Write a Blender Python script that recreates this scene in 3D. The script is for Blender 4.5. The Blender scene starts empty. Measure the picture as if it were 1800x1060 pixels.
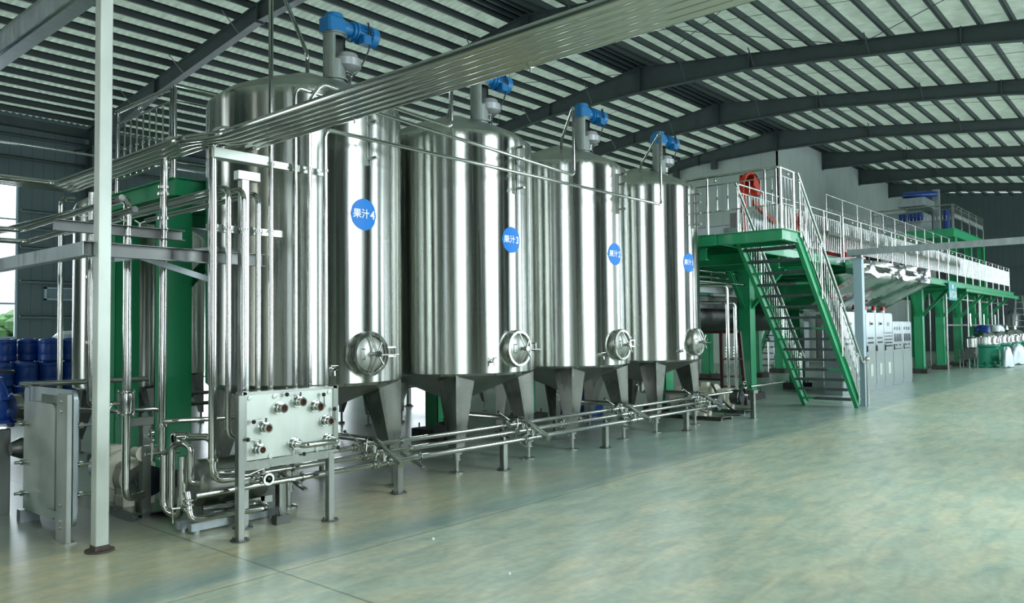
import bpy, math, random
from mathutils import Vector, Matrix
random.seed(7)
PI = math.pi
sc = bpy.context.scene
col = sc.collection

# ------------------------------------------------------------------ camera
def make_camera():
    yaw, pitch, roll = 0.7125, 0.039, -0.0115
    F = Vector((math.cos(yaw) * math.cos(pitch), math.sin(yaw) * math.cos(pitch), math.sin(pitch)))
    R = Vector((math.sin(yaw), -math.cos(yaw), 0))
    U = R.cross(F)
    R2 = R * math.cos(roll) + U * math.sin(roll)
    U2 = -R * math.sin(roll) + U * math.cos(roll)
    cd = bpy.data.cameras.new('camera')
    cam = bpy.data.objects.new('camera', cd)
    cd.sensor_fit = 'HORIZONTAL'; cd.sensor_width = 36.0
    cd.lens = 1373.0 / 1800.0 * 36.0
    cd.clip_end = 400
    m = Matrix((R2, U2, -F)).transposed().to_4x4()
    m.translation = (0, 0, 1.65)
    cam.matrix_world = m
    col.objects.link(cam)
    sc.camera = cam
make_camera()

# ------------------------------------------------------------------ world, exposure, daylight at the windows
sc.view_settings.view_transform = 'Standard'
sc.view_settings.look = 'None'
sc.view_settings.gamma = 1.0
sc.view_settings.use_curve_mapping = False
sc.view_settings.exposure = 0.68
sc.cycles.use_denoising = True
sc.cycles.max_bounces = 8
sc.cycles.glossy_bounces = 4
sc.cycles.transmission_bounces = 4
sc.cycles.transparent_max_bounces = 12
sc.cycles.caustics_reflective = False
sc.cycles.caustics_refractive = False
sc.cycles.sample_clamp_indirect = 6.0
w = bpy.data.worlds.new('overcast_sky'); sc.world = w
w.use_nodes = True
nt = w.node_tree
bg = nt.nodes['Background']
bg.inputs['Color'].default_value = (0.86, 0.96, 1.0, 1)
bg.inputs['Strength'].default_value = 2.1

WIN_R = [(-7.2, -6.2), (-0.6, 1.8), (7.0, 9.5), (14.4, 17.0), (21.6, 24.6), (29.0, 32.0), (36.4, 39.4), (43.8, 46.8), (51.2, 54.2)]
YR, YL, X0, X1 = -1.6, 29.5, -9.0, 59.5
def window_light(loc, rot, sx, sy, power, colr=(0.90, 0.97, 1.0)):
    l = bpy.data.lights.new('window_daylight', 'AREA'); l.shape = 'RECTANGLE'
    l.size = sx; l.size_y = sy; l.energy = power; l.color = colr
    o = bpy.data.objects.new('window_daylight', l); o.location = loc; o.rotation_euler = rot
    col.objects.link(o)
for a, b in WIN_R:       # right-hand wall, behind the camera
    window_light(((a + b) / 2, YR - 0.35, 3.75), (PI / 2, 0, 0), (b - a), 5.5, 190.0 * (b - a) * 5.5 / 10)
window_light((X0 - 0.4, 3.2, 3.0), (0, -PI / 2, 0), 5.0, 0.6, 25.0, (1.0, 0.93, 0.78))          # openings in the near end wall
window_light((X0 - 0.4, 7.3, 3.0), (0, -PI / 2, 0), 5.0, 0.6, 25.0, (1.0, 0.93, 0.78))
window_light((X0 - 0.4, 20.5, 4.0), (0, -PI / 2, 0), 6.0, 3.0, 260.0)
for a, b in ((5.6, 8.9),):                                                          # left-hand wall
    window_light(((a + b) / 2, YL + 0.35, 4.25), (-PI / 2, 0, 0), (b - a), 5.2, 250.0)
for a, b in ((13.0, 16.6), (19.0, 22.6), (26.0, 29.0)):
    window_light(((a + b) / 2, YL + 0.35, 1.1), (-PI / 2, 0, 0), (b - a), 2.1, 330.0)

# ------------------------------------------------------------------ materials
def mat(name, base=(0.5, 0.5, 0.5), metal=0.0, rough=0.5, spec=0.5, noise=None, bump=None, aniso=None, coat=0.0):
    """noise = (scale vec, amount, detail) modulates value; bump = (scale vec, strength)"""
    m = bpy.data.materials.new(name); m.use_nodes = True
    t = m.node_tree; p = t.nodes['Principled BSDF']
    p.inputs['Base Color'].default_value = (*base, 1)
    p.inputs['Metallic'].default_value = metal
    p.inputs['Roughness'].default_value = rough
    p.inputs['Specular IOR Level'].default_value = spec
    if coat:
        p.inputs['Coat Weight'].default_value = coat
    tc = t.nodes.new('ShaderNodeTexCoord')
    if noise:
        s, amt, det = noise
        mp = t.nodes.new('ShaderNodeMapping'); mp.inputs['Scale'].default_value = s
        n = t.nodes.new('ShaderNodeTexNoise'); n.inputs['Scale'].default_value = 1.0; n.inputs['Detail'].default_value = det
        t.links.new(tc.outputs['Object'], mp.inputs['Vector']); t.links.new(mp.outputs['Vector'], n.inputs['Vector'])
        mr = t.nodes.new('ShaderNodeMapRange')
        mr.inputs['From Min'].default_value = 0.3; mr.inputs['From Max'].default_value = 0.7
        mr.inputs['To Min'].default_value = 1 - amt; mr.inputs['To Max'].default_value = 1 + amt
        t.links.new(n.outputs['Fac'], mr.inputs['Value'])
        vm = t.nodes.new('ShaderNodeVectorMath'); vm.operation = 'SCALE'
        vm.inputs[0].default_value = base
        t.links.new(mr.outputs['Result'], vm.inputs['Scale'])
        t.links.new(vm.outputs['Vector'], p.inputs['Base Color'])
        mr2 = t.nodes.new('ShaderNodeMapRange')
        mr2.inputs['From Min'].default_value = 0.3; mr2.inputs['From Max'].default_value = 0.7
        mr2.inputs['To Min'].default_value = max(0.02, rough - 0.08); mr2.inputs['To Max'].default_value = rough + 0.08
        t.links.new(n.outputs['Fac'], mr2.inputs['Value']); t.links.new(mr2.outputs['Result'], p.inputs['Roughness'])
    if bump:
        s, st = bump
        mp = t.nodes.new('ShaderNodeMapping'); mp.inputs['Scale'].default_value = s
        n = t.nodes.new('ShaderNodeTexNoise'); n.inputs['Scale'].default_value = 1.0; n.inputs['Detail'].default_value = 3
        t.links.new(tc.outputs['Object'], mp.inputs['Vector']); t.links.new(mp.outputs['Vector'], n.inputs['Vector'])
        b = t.nodes.new('ShaderNodeBump'); b.inputs['Strength'].default_value = st; b.inputs['Distance'].default_value = 0.02
        t.links.new(n.outputs['Fac'], b.inputs['Height']); t.links.new(b.outputs['Normal'], p.inputs['Normal'])
    if aniso:
        p.inputs['Anisotropic'].default_value = aniso
        tg = t.nodes.new('ShaderNodeTangent'); tg.direction_type = 'RADIAL'; tg.axis = 'Z'
        t.links.new(tg.outputs['Tangent'], p.inputs['Tangent'])
        p.inputs['Anisotropic Rotation'].default_value = 0.25
    return m

M = {}
M['tank'] = mat('brushed_tank_steel', (0.46, 0.48, 0.44), 1, 0.25, noise=((14, 14, 0.25), 0.16, 3), bump=((1.5, 1.5, 0.12), 0.045), aniso=0.88)
M['tank_dull'] = mat('dull_tank_steel', (0.40, 0.42, 0.38), 1, 0.38, noise=((3, 3, 1.2), 0.16, 3))
M['pipe'] = mat('polished_pipe_steel', (0.55, 0.57, 0.54), 1, 0.13)
M['frame'] = mat('satin_frame_steel', (0.34, 0.37, 0.335), 1, 0.30, noise=((4, 4, 1), 0.16, 3))
M['plate'] = mat('matt_steel_sheet', (0.62, 0.68, 0.61), 0.6, 0.42, noise=((5, 5, 2), 0.10, 4))
M['dark_steel'] = mat('dark_steel', (0.16, 0.17, 0.16), 1, 0.42, noise=((6, 6, 6), 0.2, 3))
M['cast'] = mat('cast_column_steel', (0.24, 0.28, 0.25), 0.7, 0.5, noise=((9, 9, 3), 0.18, 3))
M['alu'] = mat('silver_paint', (0.40, 0.43, 0.43), 0.55, 0.42)
M['blue'] = mat('blue_machine_paint', (0.008, 0.15, 0.36), 0, 0.38)
M['dblue'] = mat('dark_blue_valve_paint', (0.010, 0.05, 0.24), 0, 0.35, noise=((20, 20, 20), 0.25, 3))
M['drum'] = mat('blue_plastic', (0.004, 0.05, 0.28), 0, 0.4, noise=((8, 8, 8), 0.2, 2))
M['label'] = mat('blue_sticker', (0.0, 0.21, 0.70), 0, 0.4, 0.3)
M['white'] = mat('white_lettering', (0.85, 0.9, 0.92), 0, 0.4)
M['green'] = mat('green_gloss_paint', (0.024, 0.33, 0.135), 0, 0.36, noise=((2.5, 2.5, 1.2), 0.10, 3), coat=0.15)
M['tread'] = mat('worn_tread_rubber', (0.06, 0.09, 0.085), 0, 0.7, noise=((14, 14, 14), 0.35, 4))
M['teal'] = mat('dark_grey_green_roof_paint', (0.034, 0.050, 0.050), 0, 0.55)
M['rafter'] = mat('grey_green_beam_paint', (0.050, 0.072, 0.070), 0, 0.5, noise=((2, 2, 2), 0.12, 3))
M['black'] = mat('black_rubber', (0.012, 0.012, 0.013), 0, 0.45)
M['ivory'] = mat('ivory_pump_paint', (0.74, 0.73, 0.58), 0, 0.42, noise=((12, 12, 12), 0.08, 3))
M['red'] = mat('red_machine_paint', (0.50, 0.028, 0.010), 0, 0.4)
M['beacon'] = mat('red_beacon_plastic', (0.45, 0.006, 0.008), 0, 0.22, coat=0.4)
M['brown'] = mat('dark_red_brown_paint', (0.045, 0.016, 0.012), 0, 0.5)
M['hx'] = mat('brushed_exchanger_steel', (0.44, 0.48, 0.44), 0.8, 0.42, noise=((3, 3, 2), 0.18, 4))
M['leg'] = mat('dark_satin_leg_steel', (0.25, 0.265, 0.235), 1, 0.27, noise=((4, 4, 1), 0.2, 3))
M['rust'] = mat('rusty_flange', (0.10, 0.08, 0.065), 0.4, 0.7, noise=((30, 30, 30), 0.4, 4))
M['orange_pipe'] = mat('rusty_port_inside', (0.16, 0.05, 0.025), 0.2, 0.6)
M['foil'] = mat('crinkled_foil', (0.62, 0.66, 0.64), 1, 0.16, bump=((1.6, 2.2, 3.0), 1.0))
M['cabinet'] = mat('cabinet_steel', (0.42, 0.49, 0.49), 0.85, 0.26, bump=((0.8, 0.8, 0.8), 0.05))
M['glass_dark'] = mat('dark_panel', (0.02, 0.03, 0.04), 0, 0.15)
M['rail'] = mat('bright_rail_steel', (0.62, 0.65, 0.62), 0.9, 0.25)
M['paleblue'] = mat('pale_grey_blue_paint', (0.36, 0.50, 0.56), 0, 0.35)
M['galv'] = mat('galvanised_steel', (0.42, 0.48, 0.49), 0.8, 0.42, noise=((12, 12, 3), 0.14, 4))
M['concrete'] = mat('plinth_concrete', (0.05, 0.05, 0.045), 0, 0.9, noise=((9, 9, 9), 0.4, 5))
M['film'] = mat('white_plastic_film', (0.72, 0.80, 0.84), 0, 0.3, bump=((7, 7, 7), 0.7))
M['cgreen'] = mat('sea_green_machine_paint', (0.02, 0.24, 0.14), 0, 0.35)
M['cbowl'] = mat('bright_bowl_steel', (0.48, 0.50, 0.48), 1, 0.24)
M['sign'] = mat('teal_sign', (0.0, 0.26, 0.24), 0, 0.4)
M['wood'] = mat('wood_board', (0.22, 0.11, 0.05), 0, 0.7, noise=((3, 30, 30), 0.3, 3))
M['leaf'] = mat('foliage_green', (0.12, 0.26, 0.08), 0, 0.7, noise=((2, 2, 2), 0.4, 4))
M['facade'] = mat('pale_facade', (0.62, 0.66, 0.68), 0, 0.7)

def wave_wall(name, base, scale, dirn='X', amt=0.35, rough=0.55, bumpst=0.35):
    """profiled sheet cladding: narrow dark seams every 1/scale metres"""
    m = bpy.data.materials.new(name); m.use_nodes = True
    t = m.node_tree; p = t.nodes['Principled BSDF']
    p.inputs['Roughness'].default_value = rough
    tc = t.nodes.new('ShaderNodeTexCoord'); sp = t.nodes.new('ShaderNodeSeparateXYZ')
    t.links.new(tc.outputs['Object'], sp.inputs['Vector'])
    mu = t.nodes.new('ShaderNodeMath'); mu.operation = 'MULTIPLY'; mu.inputs[1].default_value = scale
    t.links.new(sp.outputs[dirn], mu.inputs[0])
    fr = t.nodes.new('ShaderNodeMath'); fr.operation = 'FRACT'; t.links.new(mu.outputs[0], fr.inputs[0])
    pp = t.nodes.new('ShaderNodeMath'); pp.operation = 'PINGPONG'; pp.inputs[1].default_value = 0.5
    t.links.new(fr.outputs[0], pp.inputs[0])
    cr = t.nodes.new('ShaderNodeMapRange'); cr.inputs['From Min'].default_value = 0.0; cr.inputs['From Max'].default_value = 0.06
    cr.inputs['To Min'].default_value = 1 - amt; cr.inputs['To Max'].default_value = 1
    t.links.new(pp.outputs[0], cr.inputs['Value'])
    n = t.nodes.new('ShaderNodeTexNoise'); n.inputs['Scale'].default_value = 0.9; n.inputs['Detail'].default_value = 4
    t.links.new(tc.outputs['Object'], n.inputs['Vector'])
    mr = t.nodes.new('ShaderNodeMapRange'); mr.inputs['To Min'].default_value = 0.86; mr.inputs['To Max'].default_value = 1.14
    t.links.new(n.outputs['Fac'], mr.inputs['Value'])
    m2 = t.nodes.new('ShaderNodeMath'); m2.operation = 'MULTIPLY'
    t.links.new(cr.outputs['Result'], m2.inputs[0]); t.links.new(mr.outputs['Result'], m2.inputs[1])
    vm = t.nodes.new('ShaderNodeVectorMath'); vm.operation = 'SCALE'; vm.inputs[0].default_value = base
    t.links.new(m2.outputs[0], vm.inputs['Scale']); t.links.new(vm.outputs['Vector'], p.inputs['Base Color'])
    b = t.nodes.new('ShaderNodeBump'); b.inputs['Strength'].default_value = bumpst; b.inputs['Distance'].default_value = 0.03
    t.links.new(cr.outputs['Result'], b.inputs['Height']); t.links.new(b.outputs['Normal'], p.inputs['Normal'])
    return m
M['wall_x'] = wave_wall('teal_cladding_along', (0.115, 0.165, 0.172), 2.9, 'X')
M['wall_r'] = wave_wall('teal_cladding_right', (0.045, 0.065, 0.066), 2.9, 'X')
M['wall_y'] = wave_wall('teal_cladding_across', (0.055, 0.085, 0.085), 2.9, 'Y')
M['part_y'] = wave_wall('pale_panel_across', (0.42, 0.49, 0.445), 1.0, 'Y', 0.12, bumpst=0.1)
M['part_x'] = wave_wall('pale_panel_along', (0.38, 0.45, 0.41), 1.0, 'X', 0.12, bumpst=0.1)

def roof_mat():
    m = bpy.data.materials.new('translucent_roof_sheet'); m.use_nodes = True
    t = m.node_tree; t.nodes.clear()
    out = t.nodes.new('ShaderNodeOutputMaterial')
    d = t.nodes.new('ShaderNodeBsdfDiffuse'); d.inputs['Color'].default_value = (0.62, 0.68, 0.58, 1)
    tr = t.nodes.new('ShaderNodeBsdfTranslucent')
    tc = t.nodes.new('ShaderNodeTexCoord')
    n = t.nodes.new('ShaderNodeTexNoise'); n.inputs['Scale'].default_value = 3.5; n.inputs['Detail'].default_value = 5
    t.links.new(tc.outputs['Object'], n.inputs['Vector'])
    cr = t.nodes.new('ShaderNodeMapRange'); cr.inputs['From Min'].default_value = 0.3; cr.inputs['From Max'].default_value = 0.7
    cr.inputs['To Min'].default_value = 0.75; cr.inputs['To Max'].default_value = 1.2
    t.links.new(n.outputs['Fac'], cr.inputs['Value'])
    vm = t.nodes.new('ShaderNodeVectorMath'); vm.operation = 'SCALE'; vm.inputs[0].default_value = (0.17, 0.21, 0.17)
    t.links.new(cr.outputs['Result'], vm.inputs['Scale']); t.links.new(vm.outputs['Vector'], tr.inputs['Color'])
    mx = t.nodes.new('ShaderNodeMixShader'); mx.inputs['Fac'].default_value = 0.5
    t.links.new(d.outputs[0], mx.inputs[1]); t.links.new(tr.outputs[0], mx.inputs[2]); t.links.new(mx.outputs[0], out.inputs['Surface'])
    return m
M['roof'] = roof_mat()

def floor_mat():
    m = bpy.data.materials.new('worn_epoxy_floor'); m.use_nodes = True
    t = m.node_tree; p = t.nodes['Principled BSDF']; L = t.links.new
    tc = t.nodes.new('ShaderNodeTexCoord'); sp = t.nodes.new('ShaderNodeSeparateXYZ'); L(tc.outputs['Object'], sp.inputs['Vector'])
    def noise(scale, det, rough=0.55, vec=None, dist=0.0):
        mp = t.nodes.new('ShaderNodeMapping'); mp.inputs['Scale'].default_value = vec or (1, 1, 1); L(tc.outputs['Object'], mp.inputs['Vector'])
        n = t.nodes.new('ShaderNodeTexNoise'); n.inputs['Scale'].default_value = scale; n.inputs['Detail'].default_value = det
        n.inputs['Roughness'].default_value = rough; n.inputs['Distortion'].default_value = dist; L(mp.outputs['Vector'], n.inputs['Vector']); return n.outputs['Fac']
    def rng(v, a, b, c=0.0, d=1.0):
        r = t.nodes.new('ShaderNodeMapRange'); r.inputs['From Min'].default_value = a; r.inputs['From Max'].default_value = b
        r.inputs['To Min'].default_value = c; r.inputs['To Max'].default_value = d; L(v, r.inputs['Value']); return r.outputs['Result']
    def mix(f, a, b, bt='MIX'):
        x = t.nodes.new('ShaderNodeMix'); x.data_type = 'RGBA'; x.blend_type = bt
        if isinstance(f, float): x.inputs[0].default_value = f
        else: L(f, x.inputs[0])
        for s, v in ((6, a), (7, b)):
            if isinstance(v, tuple): x.inputs[s].default_value = (*v, 1)
            else: L(v, x.inputs[s])
        return x.outputs[2]
    def math_(op, a, b=None):
        x = t.nodes.new('ShaderNodeMath'); x.operation = op
        for k, v in ((0, a), (1, b)):
            if v is None: continue
            if isinstance(v, (int, float)): x.inputs[k].default_value = v
            else: L(v, x.inputs[k])
        return x.outputs[0]
    big = noise(0.35, 4, 0.6, None, 0.6); mid = noise(1.6, 5, 0.5, (1, 2.2, 1), 0.4); fine = noise(14, 4, 0.5)
    cream = mix(rng(mid, 0.35, 0.65), (0.84, 0.83, 0.58), (0.66, 0.77, 0.59))
    blue = mix(rng(mid, 0.35, 0.68), (0.50, 0.58, 0.48), (0.27, 0.41, 0.37))
    ochre = (0.72, 0.65, 0.38)
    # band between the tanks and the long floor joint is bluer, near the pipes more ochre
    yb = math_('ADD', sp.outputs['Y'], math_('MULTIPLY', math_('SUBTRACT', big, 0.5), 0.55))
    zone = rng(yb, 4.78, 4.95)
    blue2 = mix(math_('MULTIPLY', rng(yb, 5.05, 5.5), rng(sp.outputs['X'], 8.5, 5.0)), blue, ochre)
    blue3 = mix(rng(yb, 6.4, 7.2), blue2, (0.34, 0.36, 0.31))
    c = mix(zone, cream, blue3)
    c = mix(math_('MULTIPLY', rng(big, 0.46, 0.64), 0.50), c, (0.42, 0.62, 0.50))
    c = mix(rng(fine, 0.3, 0.7, 0.0, 0.25), c, (0.16, 0.20, 0.16))
    st = noise(2.4, 5, 0.55, (0.8, 2.6, 1), 0.5)
    c = mix(rng(st, 0.42, 0.70, 0.0, 0.5), c, (0.25, 0.37, 0.31))
    # floor joints
    j1 = math_('ABSOLUTE', math_('SUBTRACT', sp.outputs['Y'], 4.83)); j2 = math_('ABSOLUTE', math_('SUBTRACT', sp.outputs['X'], 3.1))
    jm = math_('MINIMUM', j1, j2)
    j3 = math_('ABSOLUTE', math_('SUBTRACT', sp.outputs['X'], 23.0)); jm = math_('MINIMUM', jm, j3)
    c = mix(rng(jm, 0.012, 0.003, 0.0, 0.65), c, (0.06, 0.09, 0.085))
    L(c, p.inputs['Base Color'])
    L(rng(big, 0.3, 0.7, 0.28, 0.36), p.inputs['Roughness'])
    p.inputs['Specular IOR Level'].default_value = 0.55
    return m
M['floor'] = floor_mat()
def glass_mat():
    m = bpy.data.materials.new('window_glass'); m.use_nodes = True
    t = m.node_tree; t.nodes.clear(); out = t.nodes.new('ShaderNodeOutputMaterial')
    a = t.nodes.new('ShaderNodeBsdfTransparent'); a.inputs['Color'].default_value = (0.93, 0.97, 1, 1)
    g = t.nodes.new('ShaderNodeBsdfGlossy'); g.inputs['Roughness'].default_value = 0.05
    mx = t.nodes.new('ShaderNodeMixShader'); mx.inputs[0].default_value = 0.06
    t.links.new(a.outputs[0], mx.inputs[1]); t.links.new(g.outputs[0], mx.inputs[2]); t.links.new(mx.outputs[0], out.inputs[0])
    return m
M['glass'] = glass_mat()

# ------------------------------------------------------------------ mesh helpers
class MB:
    def __init__(s): s.v = []; s.f = []; s.sm = []
    def add(s, vs, fs, smooth=False):
        o = len(s.v); s.v += [Vector(x) for x in vs]
        for f in fs: s.f.append(tuple(i + o for i in f)); s.sm.append(smooth)
        return s
    def box(s, lo, hi):
        x0, y0, z0 = [min(a, b) for a, b in zip(lo, hi)]; x1, y1, z1 = [max(a, b) for a, b in zip(lo, hi)]
        return s.add([(x0, y0, z0), (x1, y0, z0), (x1, y1, z0), (x0, y1, z0), (x0, y0, z1), (x1, y0, z1), (x1, y1, z1), (x0, y1, z1)],
                     [(0, 3, 2, 1), (4, 5, 6, 7), (0, 1, 5, 4), (1, 2, 6, 5), (2, 3, 7, 6), (3, 0, 4, 7)])
    def bbox(s, lo, hi, b=0.01):
        """box with chamfered vertical and top edges"""
        x0, y0, z0 = lo; x1, y1, z1 = hi
        ring = lambda i, z: [(x0 + i + b, y0 + i, z), (x1 - i - b, y0 + i, z), (x1 - i, y0 + i + b, z), (x1 - i, y1 - i - b, z), (x1 - i - b, y1 - i, z), (x0 + i + b, y1 - i, z), (x0 + i, y1 - i - b, z), (x0 + i, y0 + i + b, z)]
        vs = ring(0, z0) + ring(0, z1 - b) + ring(b * 0.7, z1)
        fs = [tuple(range(7, -1, -1)), tuple(range(16, 24))]
        for k in (0, 8):
            for i in range(8): fs.append((k + i, k + (i + 1) % 8, k + 8 + (i + 1) % 8, k + 8 + i))
        return s.add(vs, fs)
    def bar(s, p, q, wd, ht, up=(0, 0, 1)):
        """rectangular bar from p to q"""
        p = Vector(p); q = Vector(q); d = (q - p).normalized(); u = Vector(up)
        if abs(d.dot(u)) > 0.99: u = Vector((1, 0, 0))
        r = d.cross(u).normalized() * wd / 2; t = r.cross(d).normalized() * ht / 2
        vs = [p - r - t, p + r - t, p + r + t, p - r + t, q - r - t, q + r - t, q + r + t, q - r + t]
        return s.add(vs, [(0, 3, 2, 1), (4, 5, 6, 7), (0, 1, 5, 4), (1, 2, 6, 5), (2, 3, 7, 6), (3, 0, 4, 7)])
    def tube(s, pts, r, n=12, caps=True, smooth=True):
        pts = [Vector(p) for p in pts]
        rs = r if isinstance(r, (list, tuple)) else [r] * len(pts)
        d0 = (pts[1] - pts[0]).normalized()
        u = Vector((0, 0, 1)) if abs(d0.z) < 0.9 else Vector((1, 0, 0))
        nrm = d0.cross(u).normalized()
        rings = []; pd = d0
        for i, p in enumerate(pts):
            if i == 0: d = d0
            elif i == len(pts) - 1: d = (pts[i] - pts[i - 1]).normalized()
            else:
                d = (pts[i + 1] - pts[i]).normalized() + (pts[i] - pts[i - 1]).normalized()
                d = d.normalized() if d.length > 1e-6 else pd
            nrm = (nrm - d * nrm.dot(d))
            nrm = nrm.normalized() if nrm.length > 1e-6 else d.orthogonal().normalized()
            b = d.cross(nrm)
            rings.append([p + (nrm * math.cos(2 * PI * k / n) + b * math.sin(2 * PI * k / n)) * rs[i] for k in range(n)])
            pd = d
        vs = [v for rg in rings for v in rg]; fs = []
        for i in range(len(pts) - 1):
            for k in range(n):
                a = i * n + k; b2 = i * n + (k + 1) % n
                fs.append((a, b2, b2 + n, a + n))
        s.add(vs, fs, smooth)
        if caps:
            s.add(rings[0], [tuple(range(n - 1, -1, -1))]); s.add(rings[-1], [tuple(range(n))])
        return s
    def pipe(s, pts, r, bend=None, n=12, seg=6, caps=True):
        """tube with rounded elbows"""
        bend = bend if bend is not None else r * 3
        P = [Vector(p) for p in pts]; out = [P[0]]
        for i in range(1, len(P) - 1):
            a = P[i - 1] - P[i]; b = P[i + 1] - P[i]
            l = min(bend, a.length * 0.49, b.length * 0.49)
            a0 = P[i] + a.normalized() * l; b0 = P[i] + b.normalized() * l
            for k in range(seg + 1):
                t = k / seg
                out.append(a0 * (1 - t) ** 2 + P[i] * 2 * t * (1 - t) + b0 * t * t)
        out.append(P[-1])
        return s.tube(out, r, n, caps)
    def lathe(s, prof, c=(0, 0, 0), axis='Z', n=32, smooth=True, close=False):
        """prof: list of (radius, height) revolved about an axis through c"""
        ax = {'Z': (Vector((1, 0, 0)), Vector((0, 1, 0)), Vector((0, 0, 1))), 'X': (Vector((0, 1, 0)), Vector((0, 0, 1)), Vector((1, 0, 0))),
              'Y': (Vector((0, 0, 1)), Vector((1, 0, 0)), Vector((0, 1, 0)))}
        if isinstance(axis, str): e1, e2, e3 = ax[axis]
        else:
            e3 = Vector(axis).normalized(); e1 = e3.orthogonal().normalized(); e2 = e3.cross(e1)
        c = Vector(c); prev = None; pang = None
        for i in range(len(prof) - 1):
            (r0, h0), (r1, h1) = prof[i], prof[i + 1]
            ang = math.atan2(h1 - h0, r1 - r0)
            dirs = [e1 * math.cos(2 * PI * k / n) + e2 * math.sin(2 * PI * k / n) for k in range(n)]
            share = prev is not None and abs((ang - pang + PI) % (2 * PI) - PI) < 0.6
            if share: base = prev
            else:
                base = len(s.v); s.v += [c + d * r0 + e3 * h0 for d in dirs]
            top = len(s.v); s.v += [c + d * r1 + e3 * h1 for d in dirs]
            for k in range(n):
                k2 = (k + 1) % n
                s.f.append((base + k, base + k2, top + k2, top + k)); s.sm.append(smooth)
            prev = top; pang = ang
        return s
    def prism(s, poly, axis, a, b):
        """poly: 2-D outline; axis: 'X','Y','Z'; extruded from a to b"""
        def mk(p, t):
            if axis == 'X': return (t, p[0], p[1])
            if axis == 'Y': return (p[0], t, p[1])
            return (p[0], p[1], t)
        n = len(poly); vs = [mk(p, a) for p in poly] + [mk(p, b) for p in poly]
        fs = [tuple(range(n - 1, -1, -1)), tuple(range(n, 2 * n))] + [(i, (i + 1) % n, n + (i + 1) % n, n + i) for i in range(n)]
        return s.add(vs, fs)
    def ball(s, c, r, n=12):
        prof = [(max(1e-4, r * math.sin(PI * k / 8)), -r * math.cos(PI * k / 8)) for k in range(9)]
        return s.lathe(prof, c, 'Z', n)
    def hbeam(s, p, q, w_, h_, t=0.015, up=(0, 0, 1)):
        """I/H section from p to q; h_ = web direction"""
        p = Vector(p); q = Vector(q); d = (q - p).normalized(); u = Vector(up)
        if abs(d.dot(u)) > 0.99: u = Vector((0, 1, 0))
        r = d.cross(u).normalized(); tt = r.cross(d).normalized()
        for sg in (-1, 1):
            o = tt * sg * (h_ / 2 - t / 2)
            s.bar(p + o, q + o, w_, t, up if abs(d.dot(Vector(up))) < 0.99 else (0, 1, 0))
        s.bar(p, q, t, h_ - 2 * t, up if abs(d.dot(Vector(up))) < 0.99 else (0, 1, 0))
        return s

def obj(name, mb, m, parent=None):
    """link one mesh object; vertices are in world space unless the parent is at the origin of its own local space"""
    me = bpy.data.meshes.new(name)
    off = Vector((0, 0, 0))
    if parent is not None:
        q = parent
        while q is not None:
            off += Vector(q.location); q = q.parent
    elif mb.v:
        xs = [v.x for v in mb.v]; ys = [v.y for v in mb.v]; zs = [v.z for v in mb.v]
        off = Vector(((min(xs) + max(xs)) / 2, (min(ys) + max(ys)) / 2, min(zs)))
    if m is M['floor'] or m in (M['wall_x'], M['wall_r'], M['wall_y'], M['part_x'], M['part_y'], M['roof']):
        off = Vector((0, 0, 0))
    me.from_pydata([v - off for v in mb.v], [], mb.f)
    me.polygons.foreach_set('use_smooth', mb.sm)
    me.materials.append(m); me.update()
    o = bpy.data.objects.new(name, me); col.objects.link(o)
    if parent is not None: o.parent = parent
    else: o.location = off
    return o
def tag(o, label=None, cat=None, group=None, kind=None):
    if label: o['label'] = label
    if cat: o['category'] = cat
    if group: o['group'] = group
    if kind: o['kind'] = kind
    return o
def thing(name, label, cat, loc, group=None):
    o = bpy.data.objects.new(name, None); o.location = loc; o.empty_display_size = 0.1
    col.objects.link(o)
    return tag(o, label, cat, group)
def solo(name, mb, m, label, cat, group=None): return tag(obj(name, mb, m), label, cat, group)
def struct(name, mb, m, parent=None):
    o = obj(name, mb, m, parent)
    if parent is None: o['kind'] = 'structure'
    return o
def children(o): return [c for c in bpy.data.objects if c.parent == o]
def dup(root, loc, label=None, skip=()):
    r = root.copy(); col.objects.link(r); r.location = loc
    if label: r['label'] = label
    for ch in children(root):
        if any(ch.name.startswith(k) for k in skip): continue
        c = ch.copy(); col.objects.link(c); c.parent = r
        for g in children(ch):
            d = g.copy(); col.objects.link(d); d.parent = c
    return r
# ================================================================== SETTING
RIDGE_Y, RIDGE_Z, SLOPE = 14.2, 10.85, 0.124
def zroof(y): return RIDGE_Z - SLOPE * abs(y - RIDGE_Y)

mb = MB(); mb.add([(X0, YR, 0), (X1, YR, 0), (X1, YL, 0), (X0, YL, 0)], [(0, 1, 2, 3)]); fl = struct('floor', mb, M['floor'])
mb = MB(); mb.box((-60, -60, -0.6), (120, 90, -0.02)); struct('ground', mb, M['facade'])

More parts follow.
